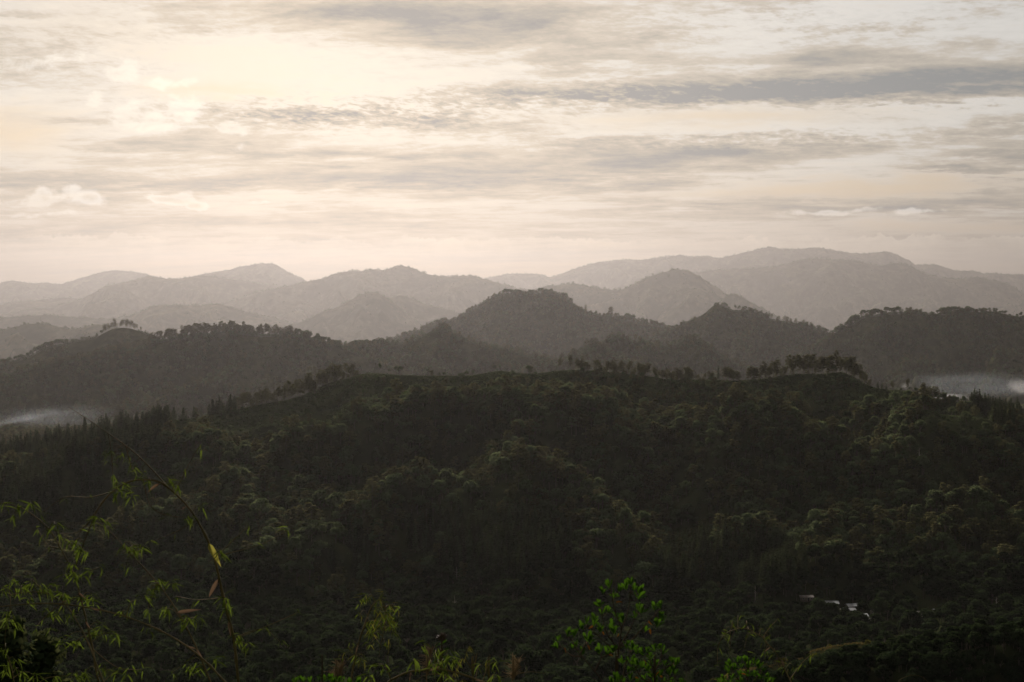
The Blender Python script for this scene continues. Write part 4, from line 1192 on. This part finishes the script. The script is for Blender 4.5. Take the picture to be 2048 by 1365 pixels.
vapour('mist', 'thin bluish mist lying in the valley at the left', at(110, 834, 2750), (230, 240, 36), .00018, (.86, .93, 1.0), 2.4, 3.1, .50, (1, 1, 1.6))
w_ = vapour('mist', 'brighter streak of mist curving up from the left edge of the valley', at(45, 838, 2700), (150, 90, 13), .00035, (.88, .94, 1.0), 2.2, 5.1, .42, (1, 1, 1.2))
w_.rotation_euler = (0, math.radians(-11), 0)
vapour('smoke', 'bluish smoke drifting behind the right end of the main ridge', at(1945, 770, 2750), (250, 220, 52), .00018, (.84, .93, 1.0), 2.6, 7.7, .47)
vapour('smoke', 'white puff of smoke at the right edge behind the conifers', at(2046, 775, 1960), (46, 40, 20), .0022, (.97, .96, .94), 1.7, 1.3, .42)
vapour('smoke', 'low white smoke behind the round trees of the right crest', at(1890, 794, 1960), (48, 45, 8), .003, (.97, .96, .94), 1.6, 5.3, .42)
vapour('smoke', 'small white wisp of smoke behind the windswept pine', at(1812, 772, 1900), (14, 18, 9), .0025, (.97, .96, .94), 1.5, 9.3, .42)


# ------------------------------------------------------------------ plants at the viewpoint
def ground_at(x, y): return float(floor_h(np.array([x]), np.array([y]))[0])


def lance(L, w, curl, fold=.25, n=6, ob=False):
    """a leaf blade along +X: pointed and folded, or broadest near its tip"""
    V, Q = [], []
    for i in range(n + 1):
        t = i / n
        prof = (math.sin(math.pi * min(1, t ** .62 * .97 + .03)) if not ob else (t ** .8) * math.sqrt(max(0, 1 - t ** 5)) * 1.12 + .04) 
        ww = w * prof * (1 if i else .25)
        a = curl * t
        x = L * (math.sin(a) / curl if abs(curl) > 1e-3 else t); z = -L * ((1 - math.cos(a)) / curl if abs(curl) > 1e-3 else 0)
        V += [(x, -ww, z + ww * fold), (x, 0, z), (x, ww, z + ww * fold)]
    for i in range(n):
        for j in (0, 1): Q.append((3 * i + j, 3 * i + j + 1, 3 * i + j + 4, 3 * i + j + 3))
    return V, Q


def leaf_mesh(name, mat, *a, **k):
    v, q = lance(*a, **k)
    return mesh_np(name, v, q, [M[mat]], None, True)


BL = [leaf_mesh('bamboo_leaf', 'bamboo_leaf', 1.0, .062, c, .3) for c in (.25, .7, 1.3)]
FL = [leaf_mesh('fine_leaf', 'fine_leaf', 1.0, .05, c, .3) for c in (.4, 1.0)]
SL = [leaf_mesh('shrub_leaf', 'shrub_leaf', 1.0, .2, c, .22, ob=True) for c in (.15, .5, -.3)]
OL = [leaf_mesh('orange_leaf', 'orange_leaf', 1.0, .16, c, .3) for c in (.4, .9)]
SH = [leaf_mesh('sheath', 'sheath', 1.0, .075, c, 1.3) for c in (.5, 1.1)]
GS = leaf_mesh('green_sheath', 'green_sheath', 1.0, .11, .35, 1.0)


def put(me, name, parent, p, dr, L, roll=None, label=None):
    """a leaf whose base is at p and whose blade points along dr"""
    x = Vector(dr).normalized()
    up = Vector((R.gauss(0, .5), R.gauss(0, .5), 1))
    if roll is not None: up = Vector(roll)
    y = up.cross(x)
    if y.length < 1e-3: y = Vector((0, 1, 0)).cross(x)
    y.normalize(); z = x.cross(y)
    o = obj(name, me)
    o.parent = parent
    m = Matrix((x, y, z)).transposed().to_4x4()
    o.matrix_local = Matrix.Translation(Vector(p) - parent.location) @ m @ Matrix.Diagonal((L, L, L, 1))
    if label: o['label'] = label
    return o


def w2(pts, D0, D1=None):
    """photo positions to world points, the distance going from D0 to D1 along the way"""
    n = len(pts)
    return [at(a, b, D0 + ((D1 or D0) - D0) * i / max(1, n - 1)) for i, (a, b) in enumerate(pts)]


def cane(thing_, pts, r0, r1, mat='culm', name='culm', nodes=9, k=6):
    P = smooth_path(pts, 7); n = len(P)
    rad = np.linspace(r0, r1, n)
    if nodes:
        L = np.concatenate([[0], np.cumsum(np.linalg.norm(np.diff(P, axis=0), axis=1))]); L /= L[-1]
        for j in range(1, nodes):
            rad = rad + np.exp(-((L - j / nodes) / .006) ** 2) * (0.28 * rad + .0006)
        # a finer path so that the joints keep their shape
        f = np.linspace(0, 1, n * 3); P = np.stack([np.interp(f, L, P[:, i]) for i in range(3)], 1)
        rad = np.interp(f, L, np.linspace(r0, r1, n))
        for j in range(1, nodes): rad = rad + np.exp(-((f - j / nodes) / .005) ** 2) * (.30 * rad + .0006)
    b = MB(); b.tube(P - np.array(thing_.location), rad, k)
    return obj(name, b.mesh(name, M[mat], True), thing_), P


PXM = lambda D: D / FPX


def foot(p, lean=0.0):
    """carry a stem from below the frame down to the ground"""
    p = Vector(p); y = p.y + .25
    return Vector((p.x + lean, y, ground_at(p.x + lean, y) - .12))


def bamboo(label, pts, D0, D1, w0, w1, clusters, twigs=(), sheaths=(), leaf=BL, Ls=28, group='bamboo canes at the left', base=True, droop=.55, nodes=11):
    """one cane with its twigs, leaf tufts and papery sheaths; widths and leaf lengths in photo pixels"""
    P = w2(pts, D0, D1)
    if base:
        d_ = (P[0] - P[1]).normalized()
        P = [foot(P[0] + d_ * .5, d_.x * .35), P[0] + d_ * .45 + Vector((0, .05, 0))] + P
    t = thing('bamboo', P[0], label, 'bamboo', group)
    _, path = cane(t, P, w0 * PXM(D0) / 2, w1 * PXM(D1) / 2, nodes=nodes)
    def nearest(px, py):
        q = np.array(photo(path)).T; i = int(np.argmin(((q - (px, py)) ** 2).sum(1))); return Vector(path[i])
    nl = 0
    def tuft(px, py, n, size=1.0):
        a = nearest(px, py); e = at(px, py, a.y + R.uniform(-.12, .12))
        gap = (a - e).length
        if gap > .03:
            mid = (a + e) / 2 + Vector((0, R.uniform(-.03, .03), .015 + gap * .1))
            cane(t, [a, mid, e], 1.6 * PXM(D0) / 2, .8 * PXM(D0) / 2, 'culm', 'twig', 0, 4)
        for j in range(int(n * 2.0)):
            s_ = R.choice((-1, 1))
            dr = Vector((s_ * R.uniform(.25, 1.0), R.uniform(-.7, .7), R.uniform(-1.1, .45) - droop * .35))
            L = Ls * size * R.uniform(.6, 1.15) * PXM(e.y)
            off = Vector((R.gauss(0, 4), R.gauss(0, 6), R.gauss(0, 4))) * PXM(e.y)
            put(R.choice(leaf), 'leaf', t, e + off, dr, L)
    for c in clusters: tuft(*c)
    for tw in twigs:
        q = [nearest(*tw[0])]; q += [at(a, b, q[0].y + R.uniform(-.1, .1)) for a, b in tw[1:]]
        _, tp = cane(t, q, 2.2 * PXM(D0) / 2, 1.0 * PXM(D0) / 2, 'culm', 'branch', 5, 5)
        for j in range(1, len(tw)):
            for _ in range(2 if j < len(tw) - 1 else 4):
                put(R.choice(leaf), 'leaf', t, q[j] + Vector((R.gauss(0, 3), 0, R.gauss(0, 3))) * PXM(D0), (R.uniform(-1, 1), R.uniform(-.6, .6), R.uniform(-1, .4)), Ls * R.uniform(.5, .95) * PXM(D0))
    for (px, py), (ex, ey), me, lb in sheaths:
        a = nearest(px, py) + Vector((0, -.02, 0)); e = at(ex, ey, a.y - .03)
        put(me, 'sheath', t, a, e - a, (e - a).length, roll=(.2, -1, .3), label=lb)
    return t


bamboo('tall arching bamboo cane with three papery sheaths, thickest of those at the left',
       [(477, 1366), (468, 1281), (457, 1236), (446, 1191), (435, 1142), (426, 1106), (410, 1070), (387, 1029), (365, 1002), (342, 980), (320, 965), (290, 960), (258, 964), (225, 984), (200, 1012), (184, 1045), (170, 1080), (158, 1115), (151, 1137)],
       9.0, 8.6, 6.4, 2.2,
       [(355, 968, 5), (338, 958, 4), (378, 1036, 5), (404, 1012, 4), (440, 1105, 6), (450, 1197, 6), (475, 1275, 7), (300, 962, 3), (250, 972, 6), (236, 985, 6), (262, 992, 5), (228, 965, 3), (192, 1034, 5), (208, 1050, 4), (158, 1095, 6), (172, 1104, 5), (150, 1082, 4), (145, 1130, 4), (455, 1215, 4), (496, 1290, 5)],
       [[(352, 985), (372, 940), (398, 892)], [(437, 1115), (470, 1078), (498, 1052)], [(440, 1112), (520, 1090), (577, 1060)], [(446, 1195), (395, 1200), (352, 1193)], [(470, 1276), (525, 1258), (560, 1284)], [(470, 1278), (540, 1250), (596, 1225)], [(285, 963), (300, 1010), (330, 1030), (378, 1036)], [(228, 985), (180, 995), (130, 995), (85, 1025)], [(195, 1020), (160, 1062), (118, 1068)], [(395, 1040), (350, 1065), (300, 1085)]],
       [((420, 1083), (443, 1135), GS, 'green sheath peeling from the cane'), ((434, 1158), (410, 1207), SH[1], 'pinkish papery sheath hanging from the cane'), ((462, 1240), (462, 1276), SH[0], 'tan papery sheath around a joint'), ((376, 1012), (362, 1020), SH[0], 'small white torn sheath'), ((322, 966), (286, 988), SH[1], 'long dry sheath under the arch')])
bamboo('long straight thin bamboo shoot reaching up left above the forest', [(345, 984), (320, 957), (288, 923), (252, 892), (216, 867), (180, 842), (135, 813)], 8.9, 8.3, 3.2, 1.0,
       [(212, 905, 3, .8), (222, 925, 2, .7), (240, 910, 3, .8), (252, 912, 2, .8), (268, 935, 4, .9), (282, 945, 4)], [[(216, 867), (222, 900), (226, 950)], [(250, 895), (262, 930), (276, 955)]], group=None, base=False)
bamboo('bamboo cane rising at the far left and bending towards the frame edge', [(194, 1350), (186, 1300), (180, 1275), (171, 1235), (160, 1190), (150, 1155), (144, 1140), (121, 1097), (99, 1060), (67, 1031), (40, 1015), (8, 1008), (-30, 1012)], 9.4, 9.0, 4.4, 1.5,
       [(10, 1010, 4), (40, 1010, 4), (62, 1008, 4), (30, 1030, 3), (110, 1048, 5), (92, 1060, 4), (130, 1085, 5), (152, 1148, 7), (128, 1150, 5), (172, 1140, 5), (165, 1197, 6), (185, 1190, 5), (190, 1262, 6), (215, 1268, 5), (150, 1285, 7), (128, 1280, 5), (205, 1250, 4), (232, 1270, 4), (236, 1345, 6), (260, 1340, 5), (200, 1335, 6), (170, 1345, 6)],
       [[(150, 1155), (185, 1140), (200, 1135)], [(121, 1097), (95, 1090), (75, 1058)], [(186, 1300), (235, 1335), (285, 1340)], [(160, 1190), (125, 1215), (102, 1255)]],
       [((160, 1185), (172, 1198), SH[0], None), ((175, 1240), (180, 1258), SH[1], None)])
bamboo('slender bamboo cane leaning left across the middle of the clump', [(422, 1366), (396, 1302), (369, 1248), (342, 1203), (315, 1167), (284, 1132), (257, 1105), (238, 1082), (216, 1060)], 8.4, 8.2, 4.2, 1.4,
       [(265, 1098, 6), (285, 1095, 4), (252, 1130, 2), (320, 1165, 8), (345, 1168, 5), (302, 1180, 4), (290, 1195, 3), (372, 1238, 8), (392, 1236, 5), (335, 1222, 4), (395, 1335, 6), (378, 1330, 4), (430, 1318, 4), (250, 1092, 4)],
       [[(315, 1167), (300, 1205), (295, 1222)], [(369, 1248), (348, 1222), (330, 1216)], [(396, 1302), (372, 1325), (345, 1345)]],
       [((357, 1224), (400, 1218), SH[1], 'dry sheath sticking out sideways'), ((394, 1296), (408, 1322), SH[0], 'tan sheath at a low joint'), ((390, 1298), (374, 1292), SH[0], None)])
bamboo('bamboo cane bowed low over the bottom left, nearly level at its tip', [(452, 1366), (419, 1331), (374, 1293), (315, 1259), (252, 1234), (189, 1218), (126, 1209), (68, 1208), (0, 1214), (-40, 1220)], 7.9, 8.2, 4.6, 2.4,
       [(128, 1190, 4), (185, 1214, 3), (60, 1200, 5), (20, 1222, 4), (250, 1222, 4), (300, 1262, 3)], [[(252, 1234), (262, 1205), (275, 1200)]], [((200, 1222), (182, 1217), SH[1], None)])
bamboo('thin bamboo cane with a dense fan of leaves at the left edge', [(205, 1360), (180, 1295), (153, 1241), (126, 1205), (90, 1187), (58, 1185), (20, 1190)], 8.7, 8.9, 3.6, 1.4,
       [(10, 1178, 6), (24, 1162, 4), (42, 1175, 6), (62, 1172, 5), (80, 1178, 6), (100, 1176, 6), (130, 1188, 5), (112, 1228, 5), (96, 1222, 4), (140, 1225, 5), (18, 1240, 5), (30, 1255, 3)], [[(90, 1187), (70, 1165), (62, 1158)], [(126, 1205), (90, 1235), (72, 1255)]], [((126, 1206), (135, 1200), SH[0], None)])
bamboo('short bamboo sprig with grassy leaves low in the bottom left corner', [(30, 1372), (24, 1340), (10, 1290), (14, 1240)], 7.6, 7.6, 2.4, 1.0, [(14, 1330, 6), (30, 1320, 5), (6, 1300, 5), (40, 1345, 6), (70, 1352, 6), (110, 1356, 6), (150, 1352, 5)], base=True)

zc4 = lambda l: [(650 + a / 4.995, 1150 + b / 4.995) for a, b in l]
bamboo('bamboo shoot with a hooked tip and a hanging veil of leaves', zc4([(262, 1090), (270, 1000), (290, 900), (330, 700), (400, 490), (430, 400), (470, 310), (520, 258), (565, 255), (598, 320), (602, 430), (585, 570), (555, 700), (540, 820)]), 8.2, 8.2, 4.4, 1.2,
       [(a, b, n, s_) for (a, b), n, s_ in zip(zc4([(425, 215), (365, 250), (350, 390), (450, 480), (460, 560), (520, 340), (545, 270), (590, 190), (610, 400), (640, 440), (680, 460), (690, 330), (690, 560), (560, 500), (480, 590), (310, 840), (275, 690), (190, 790), (360, 850), (600, 690), (450, 690), (620, 360), (650, 500), (560, 420), (490, 460), (545, 370), (500, 530)]),
        (5, 5, 3, 7, 6, 6, 6, 5, 7, 8, 7, 4, 5, 6, 6, 7, 3, 5, 5, 4, 4, 6, 7, 6, 6, 6, 5), [.8] * 27)],
       [zc4([(600, 330), (660, 300), (735, 325)])], [(zc4([(335, 690)])[0], zc4([(308, 790)])[0], SH[1], 'pale dry sheath on the shoot')], leaf=BL + FL, Ls=26, group=None)
bamboo('thick bamboo cane arching along the bottom edge with pale joints', zc4([(600, 1100), (640, 1065), (720, 1020), (840, 970), (950, 955), (1060, 945), (1180, 950), (1300, 975), (1420, 1010), (1500, 1040), (1570, 1070), (1680, 1130)]), 6.2, 6.2, 4.6, 4.2,
       [(a, b, n, 1.25) for (a, b), n in zip(zc4([(990, 690), (1110, 745), (880, 850), (1180, 840), (1250, 830), (1225, 760), (1180, 970), (1220, 1000), (1130, 890), (1300, 840), (1060, 880), (1690, 870), (1560, 900), (590, 920), (450, 1010), (520, 890), (1700, 1000)]), (3, 4, 3, 4, 4, 3, 4, 3, 5, 3, 3, 4, 3, 4, 5, 3, 4))],
       [], [(zc4([(845, 972)])[0], zc4([(870, 1000)])[0], SH[0], 'pale sheath wrapped round a joint'), (zc4([(1060, 945)])[0], zc4([(1150, 915)])[0], SH[1], 'pale sheath lifting off the arch'), (zc4([(1500, 1030)])[0], zc4([(1580, 1060)])[0], SH[1], 'tan sheath near the right foot'), (zc4([(870, 985)])[0], zc4([(850, 1060)])[0], SH[1], None)], leaf=BL, Ls=24, group=None, base=True, nodes=5)
z5 = lambda l: [(1400 + a / 3.16, 1180 + b / 3.16) for a, b in l]
bamboo('wispy bamboo cane drooping left near the bottom right shrub', z5([(585, 600), (570, 570), (545, 520), (515, 460), (470, 385), (430, 345), (395, 300), (350, 272), (310, 250), (240, 240), (190, 236)]), 7.4, 7.6, 3.4, 1.2,
       [(a, b, n, .7) for (a, b), n in zip(z5([(210, 218), (298, 218), (300, 285), (280, 370), (400, 255), (410, 360), (430, 290), (245, 172), (150, 280), (190, 370), (520, 470), (560, 520), (590, 480), (460, 400), (410, 400)]), (4, 4, 4, 2, 4, 3, 4, 2, 3, 2, 3, 3, 3, 3, 3))],
       [z5([(400, 305), (440, 240), (490, 185)]), z5([(250, 240), (160, 280), (115, 360), (110, 470)]), z5([(590, 560), (640, 470), (705, 405)])], [(z5([(440, 345)])[0], z5([(415, 390)])[0], SH[1], None), (z5([(512, 440)])[0], z5([(540, 495)])[0], SH[0], None)], Ls=24, group=None)
bamboo('fine bowed grass stem low at the bottom right', z5([(1250, 600), (1270, 565), (1340, 540), (1400, 550), (1450, 590)]), 7, 7, 1.6, .8, [], [], [], Ls=20, group=None, base=False)


# -- feathery fine leaved bamboo in the bottom middle
def feathery(label, pts, D, n, spread, Ls):
    P = [foot(at(*pts[0], D))] + w2(pts, D)
    t = thing('fine_bamboo', P[0], label, 'bamboo')
    _, path = cane(t, P, .006, .002)
    k0 = int(len(path) * .35)
    for j in range(9):
        a = Vector(path[R.randrange(k0, len(path))]); d_ = Vector((R.uniform(-1, 1), R.uniform(-.5, .5), R.uniform(.1, .7))).normalized() * R.uniform(.4, 1) * spread * PXM(D)
        e = a + d_; e2 = e + Vector((d_.x * .35, 0, -.35 * abs(d_.x) - .04))
        _, tp = cane(t, [a, a + d_ * .6 + Vector((0, 0, .03)), e, e2], .0022, .0008, 'culm', 'branch', 0, 4)
        for i in range(n // 9):
            p = Vector(tp[R.randrange(len(tp) // 3, len(tp))])
            put(R.choice(FL), 'leaf', t, p, (R.uniform(-.5, .5), R.uniform(-.4, .4), -1 + R.uniform(-.2, .6)), Ls * R.uniform(.6, 1.2) * PXM(D))


feathery('feathery yellow green bamboo with tiny hanging leaves beside the seed head plant', zc4([(1480, 1120), (1470, 1000), (1500, 880), (1520, 780)]), 7.6, 180, 46, 13)
feathery('second feathery bamboo, lower and right of the first, at the bottom edge', zc4([(1640, 1120), (1630, 1030), (1640, 940), (1650, 800)]), 7.9, 100, 34, 13)

# -- a dark seed head on a leafy stalk
P = [foot(at(882, 1372, 6.8))] + w2(zc4([(1160, 1110), (1165, 960), (1172, 800), (1165, 690), (1172, 650)]), 6.8)
t = thing('seed_head_plant', P[0], 'dark seed head on an upright stalk above the arching bamboo cane', 'plant')
cane(t, P, .0060, .0035, 'twig', 'stalk', 0)
hc = at(650 + 1175 / 4.995, 1150 + 632 / 4.995, 6.8); b = MB()
for j in range(60):
    d_ = Vector((R.gauss(0, 1), R.gauss(0, 1), R.gauss(.25, .8))).normalized(); L = R.uniform(14, 25) * PXM(6.8) * .55
    a = hc + d_ * L * .2 - P[0]; e = hc + d_ * L * (1.0 if d_.z > -.2 else .6) - P[0]; mid = (a + e) / 2
    b.tube([a, mid, e], [.0022, .0048, .0012], 5)
sh = obj('seed_head', b.mesh('seed_head', M['seed']), t)
for a, bb in zc4([(1165, 690), (1180, 740), (1150, 780), (1190, 820), (1150, 860), (1200, 900), (1150, 930), (1180, 700), (1140, 830), (1210, 860)]):
    p = at(a, bb, 6.8)
    for s_ in (-1, 1): put(R.choice(SL), 'leaf', t, p, (s_ * R.uniform(.6, 1), R.uniform(-.5, .5), R.uniform(-.3, .6)), 13 * PXM(6.8) * R.uniform(.7, 1.2))


def plume(label, pts, D, w):
    P = [foot(at(*pts[0], D))] + w2(pts, D)
    t = thing('plume_grass', P[0], label, 'dry grass', 'tan plume grasses along the bottom edge')
    _, path = cane(t, P, .003, .0012, 'plume', 'stalk', 0, 4)
    b = MB(); k0 = int(len(path) * .40)
    for j in range(150):
        a = Vector(path[R.randrange(k0, len(path))]); f = 1
        e = a + Vector((R.gauss(-.2, .6) * w, R.gauss(0, .5) * w, R.uniform(.1, 1.3) * w)) * PXM(D)
        m_ = (a + e) / 2 + Vector((0, 0, .2 * w * PXM(D)))
        b.tube([a - P[0], m_ - P[0], e - P[0]], [.0007, .0010, .0005], 3)
    o = obj('plume', b.mesh('plume', M['plume']), t); o['kind'] = 'stuff'


plume('tan plume grass leaning right behind the arching bamboo cane', zc4([(1015, 1130), (1025, 1000), (1040, 880), (1070, 760)]), 7.2, 13)
plume('tan plume grass at the bottom edge right of the feathery bamboo', zc4([(1870, 1130), (1890, 1050), (1910, 960), (1935, 880)]), 7.2, 15)
plume('dull tan plume grass at the foot of the hooked bamboo shoot', zc4([(110, 1130), (130, 1060), (150, 980), (175, 920)]), 8.4, 15)
bamboo('thin bare stem arching behind the plume grass', zc4([(1500, 1100), (1700, 1030), (1900, 995), (2050, 970), (2200, 985)]), 7.8, 7.8, 1.8, 1.0, [], group=None, base=True, nodes=5)


# -- leafy shrubs with whorls of blunt glossy leaves
def whorl(t, p, up, n, L, mat=SL):
    up = Vector(up).normalized(); a = up.orthogonal().normalized(); b = up.cross(a)
    for j in range(n):
        th = j * 2.4 + R.uniform(-.3, .3); k = R.uniform(.30, .95) * (.4 + .6 * j / n) 
        dr = up * (1.05 - .55 * k) + (a * math.cos(th) + b * math.sin(th)) * k
        put(R.choice(mat), 'leaf', t, p - up * L * .25 * (j / n), dr, L * R.uniform(.7, 1.12), roll=up + Vector((R.gauss(0, .2), R.gauss(0, .2), 0)))


def shrub(label, stems, D, tips, orange, Ln, nl, conv, r0=2.6):
    base = foot(at(*conv([stems[0][0]])[0], D))
    t = thing('leafy_shrub', base, label, 'shrub')
    allp = []
    for i, st in enumerate(stems):
        d0 = D + (R.uniform(-.22, .22) if i else 0)
        P = w2(conv(st), D, d0)
        if i == 0: P = [base] + P
        w = r0 if i < 1 else r0 * .62
        _, pth = cane(t, P, w * PXM(D), .55 * PXM(D), 'twig', 'stem' if i == 0 else 'branch', 0, 6)
        allp.append(pth)
    ap = np.concatenate(allp); q = np.array(photo(ap)).T
    for (a, b_) in conv(tips):
        i = int(np.argmin(((q - (a, b_ + 12)) ** 2).sum(1))); s0 = Vector(ap[i])
        e = at(a, b_, s0.y + R.uniform(-.18, .18)) - Vector((0, 0, Ln * .45 * PXM(D)))
        if (e - s0).length > .02:
            cane(t, [s0, (s0 + e) / 2 - Vector((0, 0, .012)), e], .8 * PXM(D), .5 * PXM(D), 'twig', 'twig', 0, 4)
        dr = (e - s0).normalized() if (e - s0).length > .02 else Vector((0, 0, 1))
        whorl(t, e, dr * .5 + Vector((R.gauss(0, .2), R.gauss(0, .2), .9)), nl, Ln * PXM(D) * R.uniform(.85, 1.1))
    for (a, b_), (da, db) in orange:
        a, b_ = conv([(a, b_)])[0]
        put(R.choice(OL), 'leaf', t, at(a, b_, D - .15), (da, R.uniform(-.3, .3), -db), 14 * PXM(D) * R.uniform(.8, 1.2), roll=(R.gauss(0, .8), R.gauss(0, .8), .8), label='withered orange leaf')
    return t


z3 = lambda l: [(1080 + a / 5.81, 1130 + b / 5.81) for a, b in l]
shrub('open leafy shrub with bright green leaf whorls on thin dark branches', [
    [(897, 1400), (895, 1300), (905, 1100), (915, 980), (935, 850), (950, 740), (1000, 620), (1030, 500), (1045, 380), (1060, 260)],
    [(882, 1300), (880, 1150), (880, 1030), (855, 960)], [(900, 980), (830, 960), (700, 850), (600, 750), (540, 690)], [(905, 970), (790, 820), (740, 690), (715, 560), (710, 460)],
    [(950, 740), (915, 650), (880, 570), (850, 430), (820, 290)], [(930, 970), (1060, 880), (1180, 750), (1280, 640), (1370, 540), (1400, 470)], [(930, 950), (1040, 760), (1100, 620), (1130, 520)],
    [(880, 1500), (740, 1365), (640, 1240), (480, 1050), (430, 970), (380, 900), (300, 790)], [(480, 1065), (380, 1060), (300, 1000), (220, 920)], [(470, 1030), (520, 930), (560, 850)], [(640, 1230), (710, 1080), (690, 980)], [(710, 1080), (800, 1040), (860, 980)]],
    8.0, [(810, 200), (735, 270), (920, 250), (860, 330), (1050, 170), (1000, 230), (1090, 240), (1150, 270), (1150, 340), (700, 430), (720, 520), (790, 500), (900, 570), (960, 610), (1130, 470), (1180, 500), (1100, 560), (1330, 470), (1400, 450), (1390, 560), (1430, 600), (1360, 660), (540, 640), (630, 600), (620, 660), (500, 690), (700, 720), (830, 690), (860, 740), (1220, 730),
          (320, 770), (400, 780), (210, 840), (200, 920), (380, 920), (430, 910), (560, 830), (590, 860), (500, 990), (690, 970), (850, 960), (780, 1000)],
    [((880, 440), (1, -.45)), ((1280, 740), (.05, 1)), ((1260, 650), (.4, .6)), ((550, 930), (.6, .8)), ((720, 775), (.5, .6)), ((915, 795), (-.2, .8)), ((620, 710), (-.7, .4)), ((280, 960), (.5, 1)), ((800, 1045), (1, .15))], 19, 7, z3)
shrub('dense low shrub of blunt green leaves right of the open leafy shrub', [
    [(1330, 1450), (1325, 1270), (1290, 1150), (1250, 1030)], [(950, 1365), (990, 1170), (1050, 1020), (1060, 950)], [(1320, 1270), (1400, 1100), (1410, 960)], [(1320, 1280), (1500, 1180), (1570, 1120)], [(1330, 1380), (1200, 1330), (1100, 1200), (1000, 1110)], [(1330, 1400), (1530, 1330), (1640, 1340)]],
    7.6, [(1010, 920), (1070, 930), (970, 1090), (1070, 1100), (1140, 1110), (1120, 980), (1200, 990), (1250, 980), (1290, 1040), (1340, 950), (1400, 920), (1430, 990), (1290, 1110), (1350, 1130), (1450, 1120), (1540, 1100), (1580, 1110), (1560, 1180), (1500, 1230), (1570, 1230), (1030, 1200), (1100, 1180), (1180, 1160), (1250, 1180), (880, 1290), (930, 1290), (1050, 1290), (1300, 1250), (1400, 1250), (1640, 1340), (1530, 1330), (850, 1350), (950, 1350), (1120, 1320), (1220, 1310), (1450, 1340), (1330, 1330)],
    [((1390, 1240), (-.6, .5)), ((1100, 1310), (1, .1)), ((1250, 1320), (.5, .4)), ((1200, 1100), (.5, .6)), ((1390, 1290), (.6, .3))], 18, 7, z3)
shrub('rounded leafy shrub cut by the bottom edge below the wispy bamboo', [
    [(300, 660), (295, 560), (290, 500), (290, 440)], [(300, 620), (220, 540), (200, 480)], [(300, 620), (370, 540), (390, 480)], [(300, 640), (180, 590), (150, 560)], [(300, 640), (420, 590), (450, 565)]],
    7.2, [(240, 430), (290, 430), (340, 440), (190, 460), (220, 480), (260, 470), (310, 470), (370, 470), (400, 490), (180, 500), (430, 530), (150, 550), (200, 540), (250, 520), (350, 520), (390, 540), (460, 560), (130, 575), (180, 580), (420, 575), (300, 520), (260, 560), (330, 570)],
    [((260, 530), (1, .05))], 16, 7, z5, 2.0)
shrub('bright leaf rosettes peeping over the bottom edge left of the hooked shoot', [
    [(-20, 1180), (-30, 1100), (-40, 1060)], [(-20, 1150), (60, 1090), (150, 1060)], [(-20, 1150), (200, 1090), (300, 1080)], [(-20, 1150), (-160, 1090), (-220, 1060)]],
    6.0, [(-60, 1010), (0, 1020), (50, 1010), (130, 1025), (190, 1030), (-150, 1040), (-220, 1030), (-300, 1040), (250, 1055), (320, 1060), (90, 1050)], [], 16, 7, zc4, 2.0)


# -- dark out of reach bushes in the bottom left corner
def corner_bush(label, px, py, D, h, rad):
    p = at(px, py, D); g = ground_at(p.x, D)
    t = thing('dark_bush', (p.x, D, g), label, 'bush')
    H = p.z - g + .0
    rr_ = np.random.default_rng(int(px) + 5)
    cs, rs = [], []
    for i in range(70):
        k = rr_.random() ** .8; w_ = rad * (1.05 - .85 * k)
        a_ = rr_.uniform(0, 6.283); q_ = w_ * rr_.random() ** .5
        cs.append((math.cos(a_) * q_, math.sin(a_) * q_, H * (.35 + .66 * k) + rr_.normal() * .08)); rs.append(rr_.uniform(.10, .26))
    b = MB(); b.tube([(0, 0, -.3), (0, 0, H * .8)], [.12, .03], 5); obj('stem', b.mesh('bush_stem', M['bark']), t)
    v, q = leaf_quads(cs, rs, 42, .055, rr_)
    obj('foliage', mesh_np('bush_foliage', v, q, [M['conif']]), t)


corner_bush('black leafy bush in the bottom left corner', 18, 1262, 26, 3, 1.15)
corner_bush('small dark bush second from the left at the bottom edge', 88, 1290, 27, 3, .75)
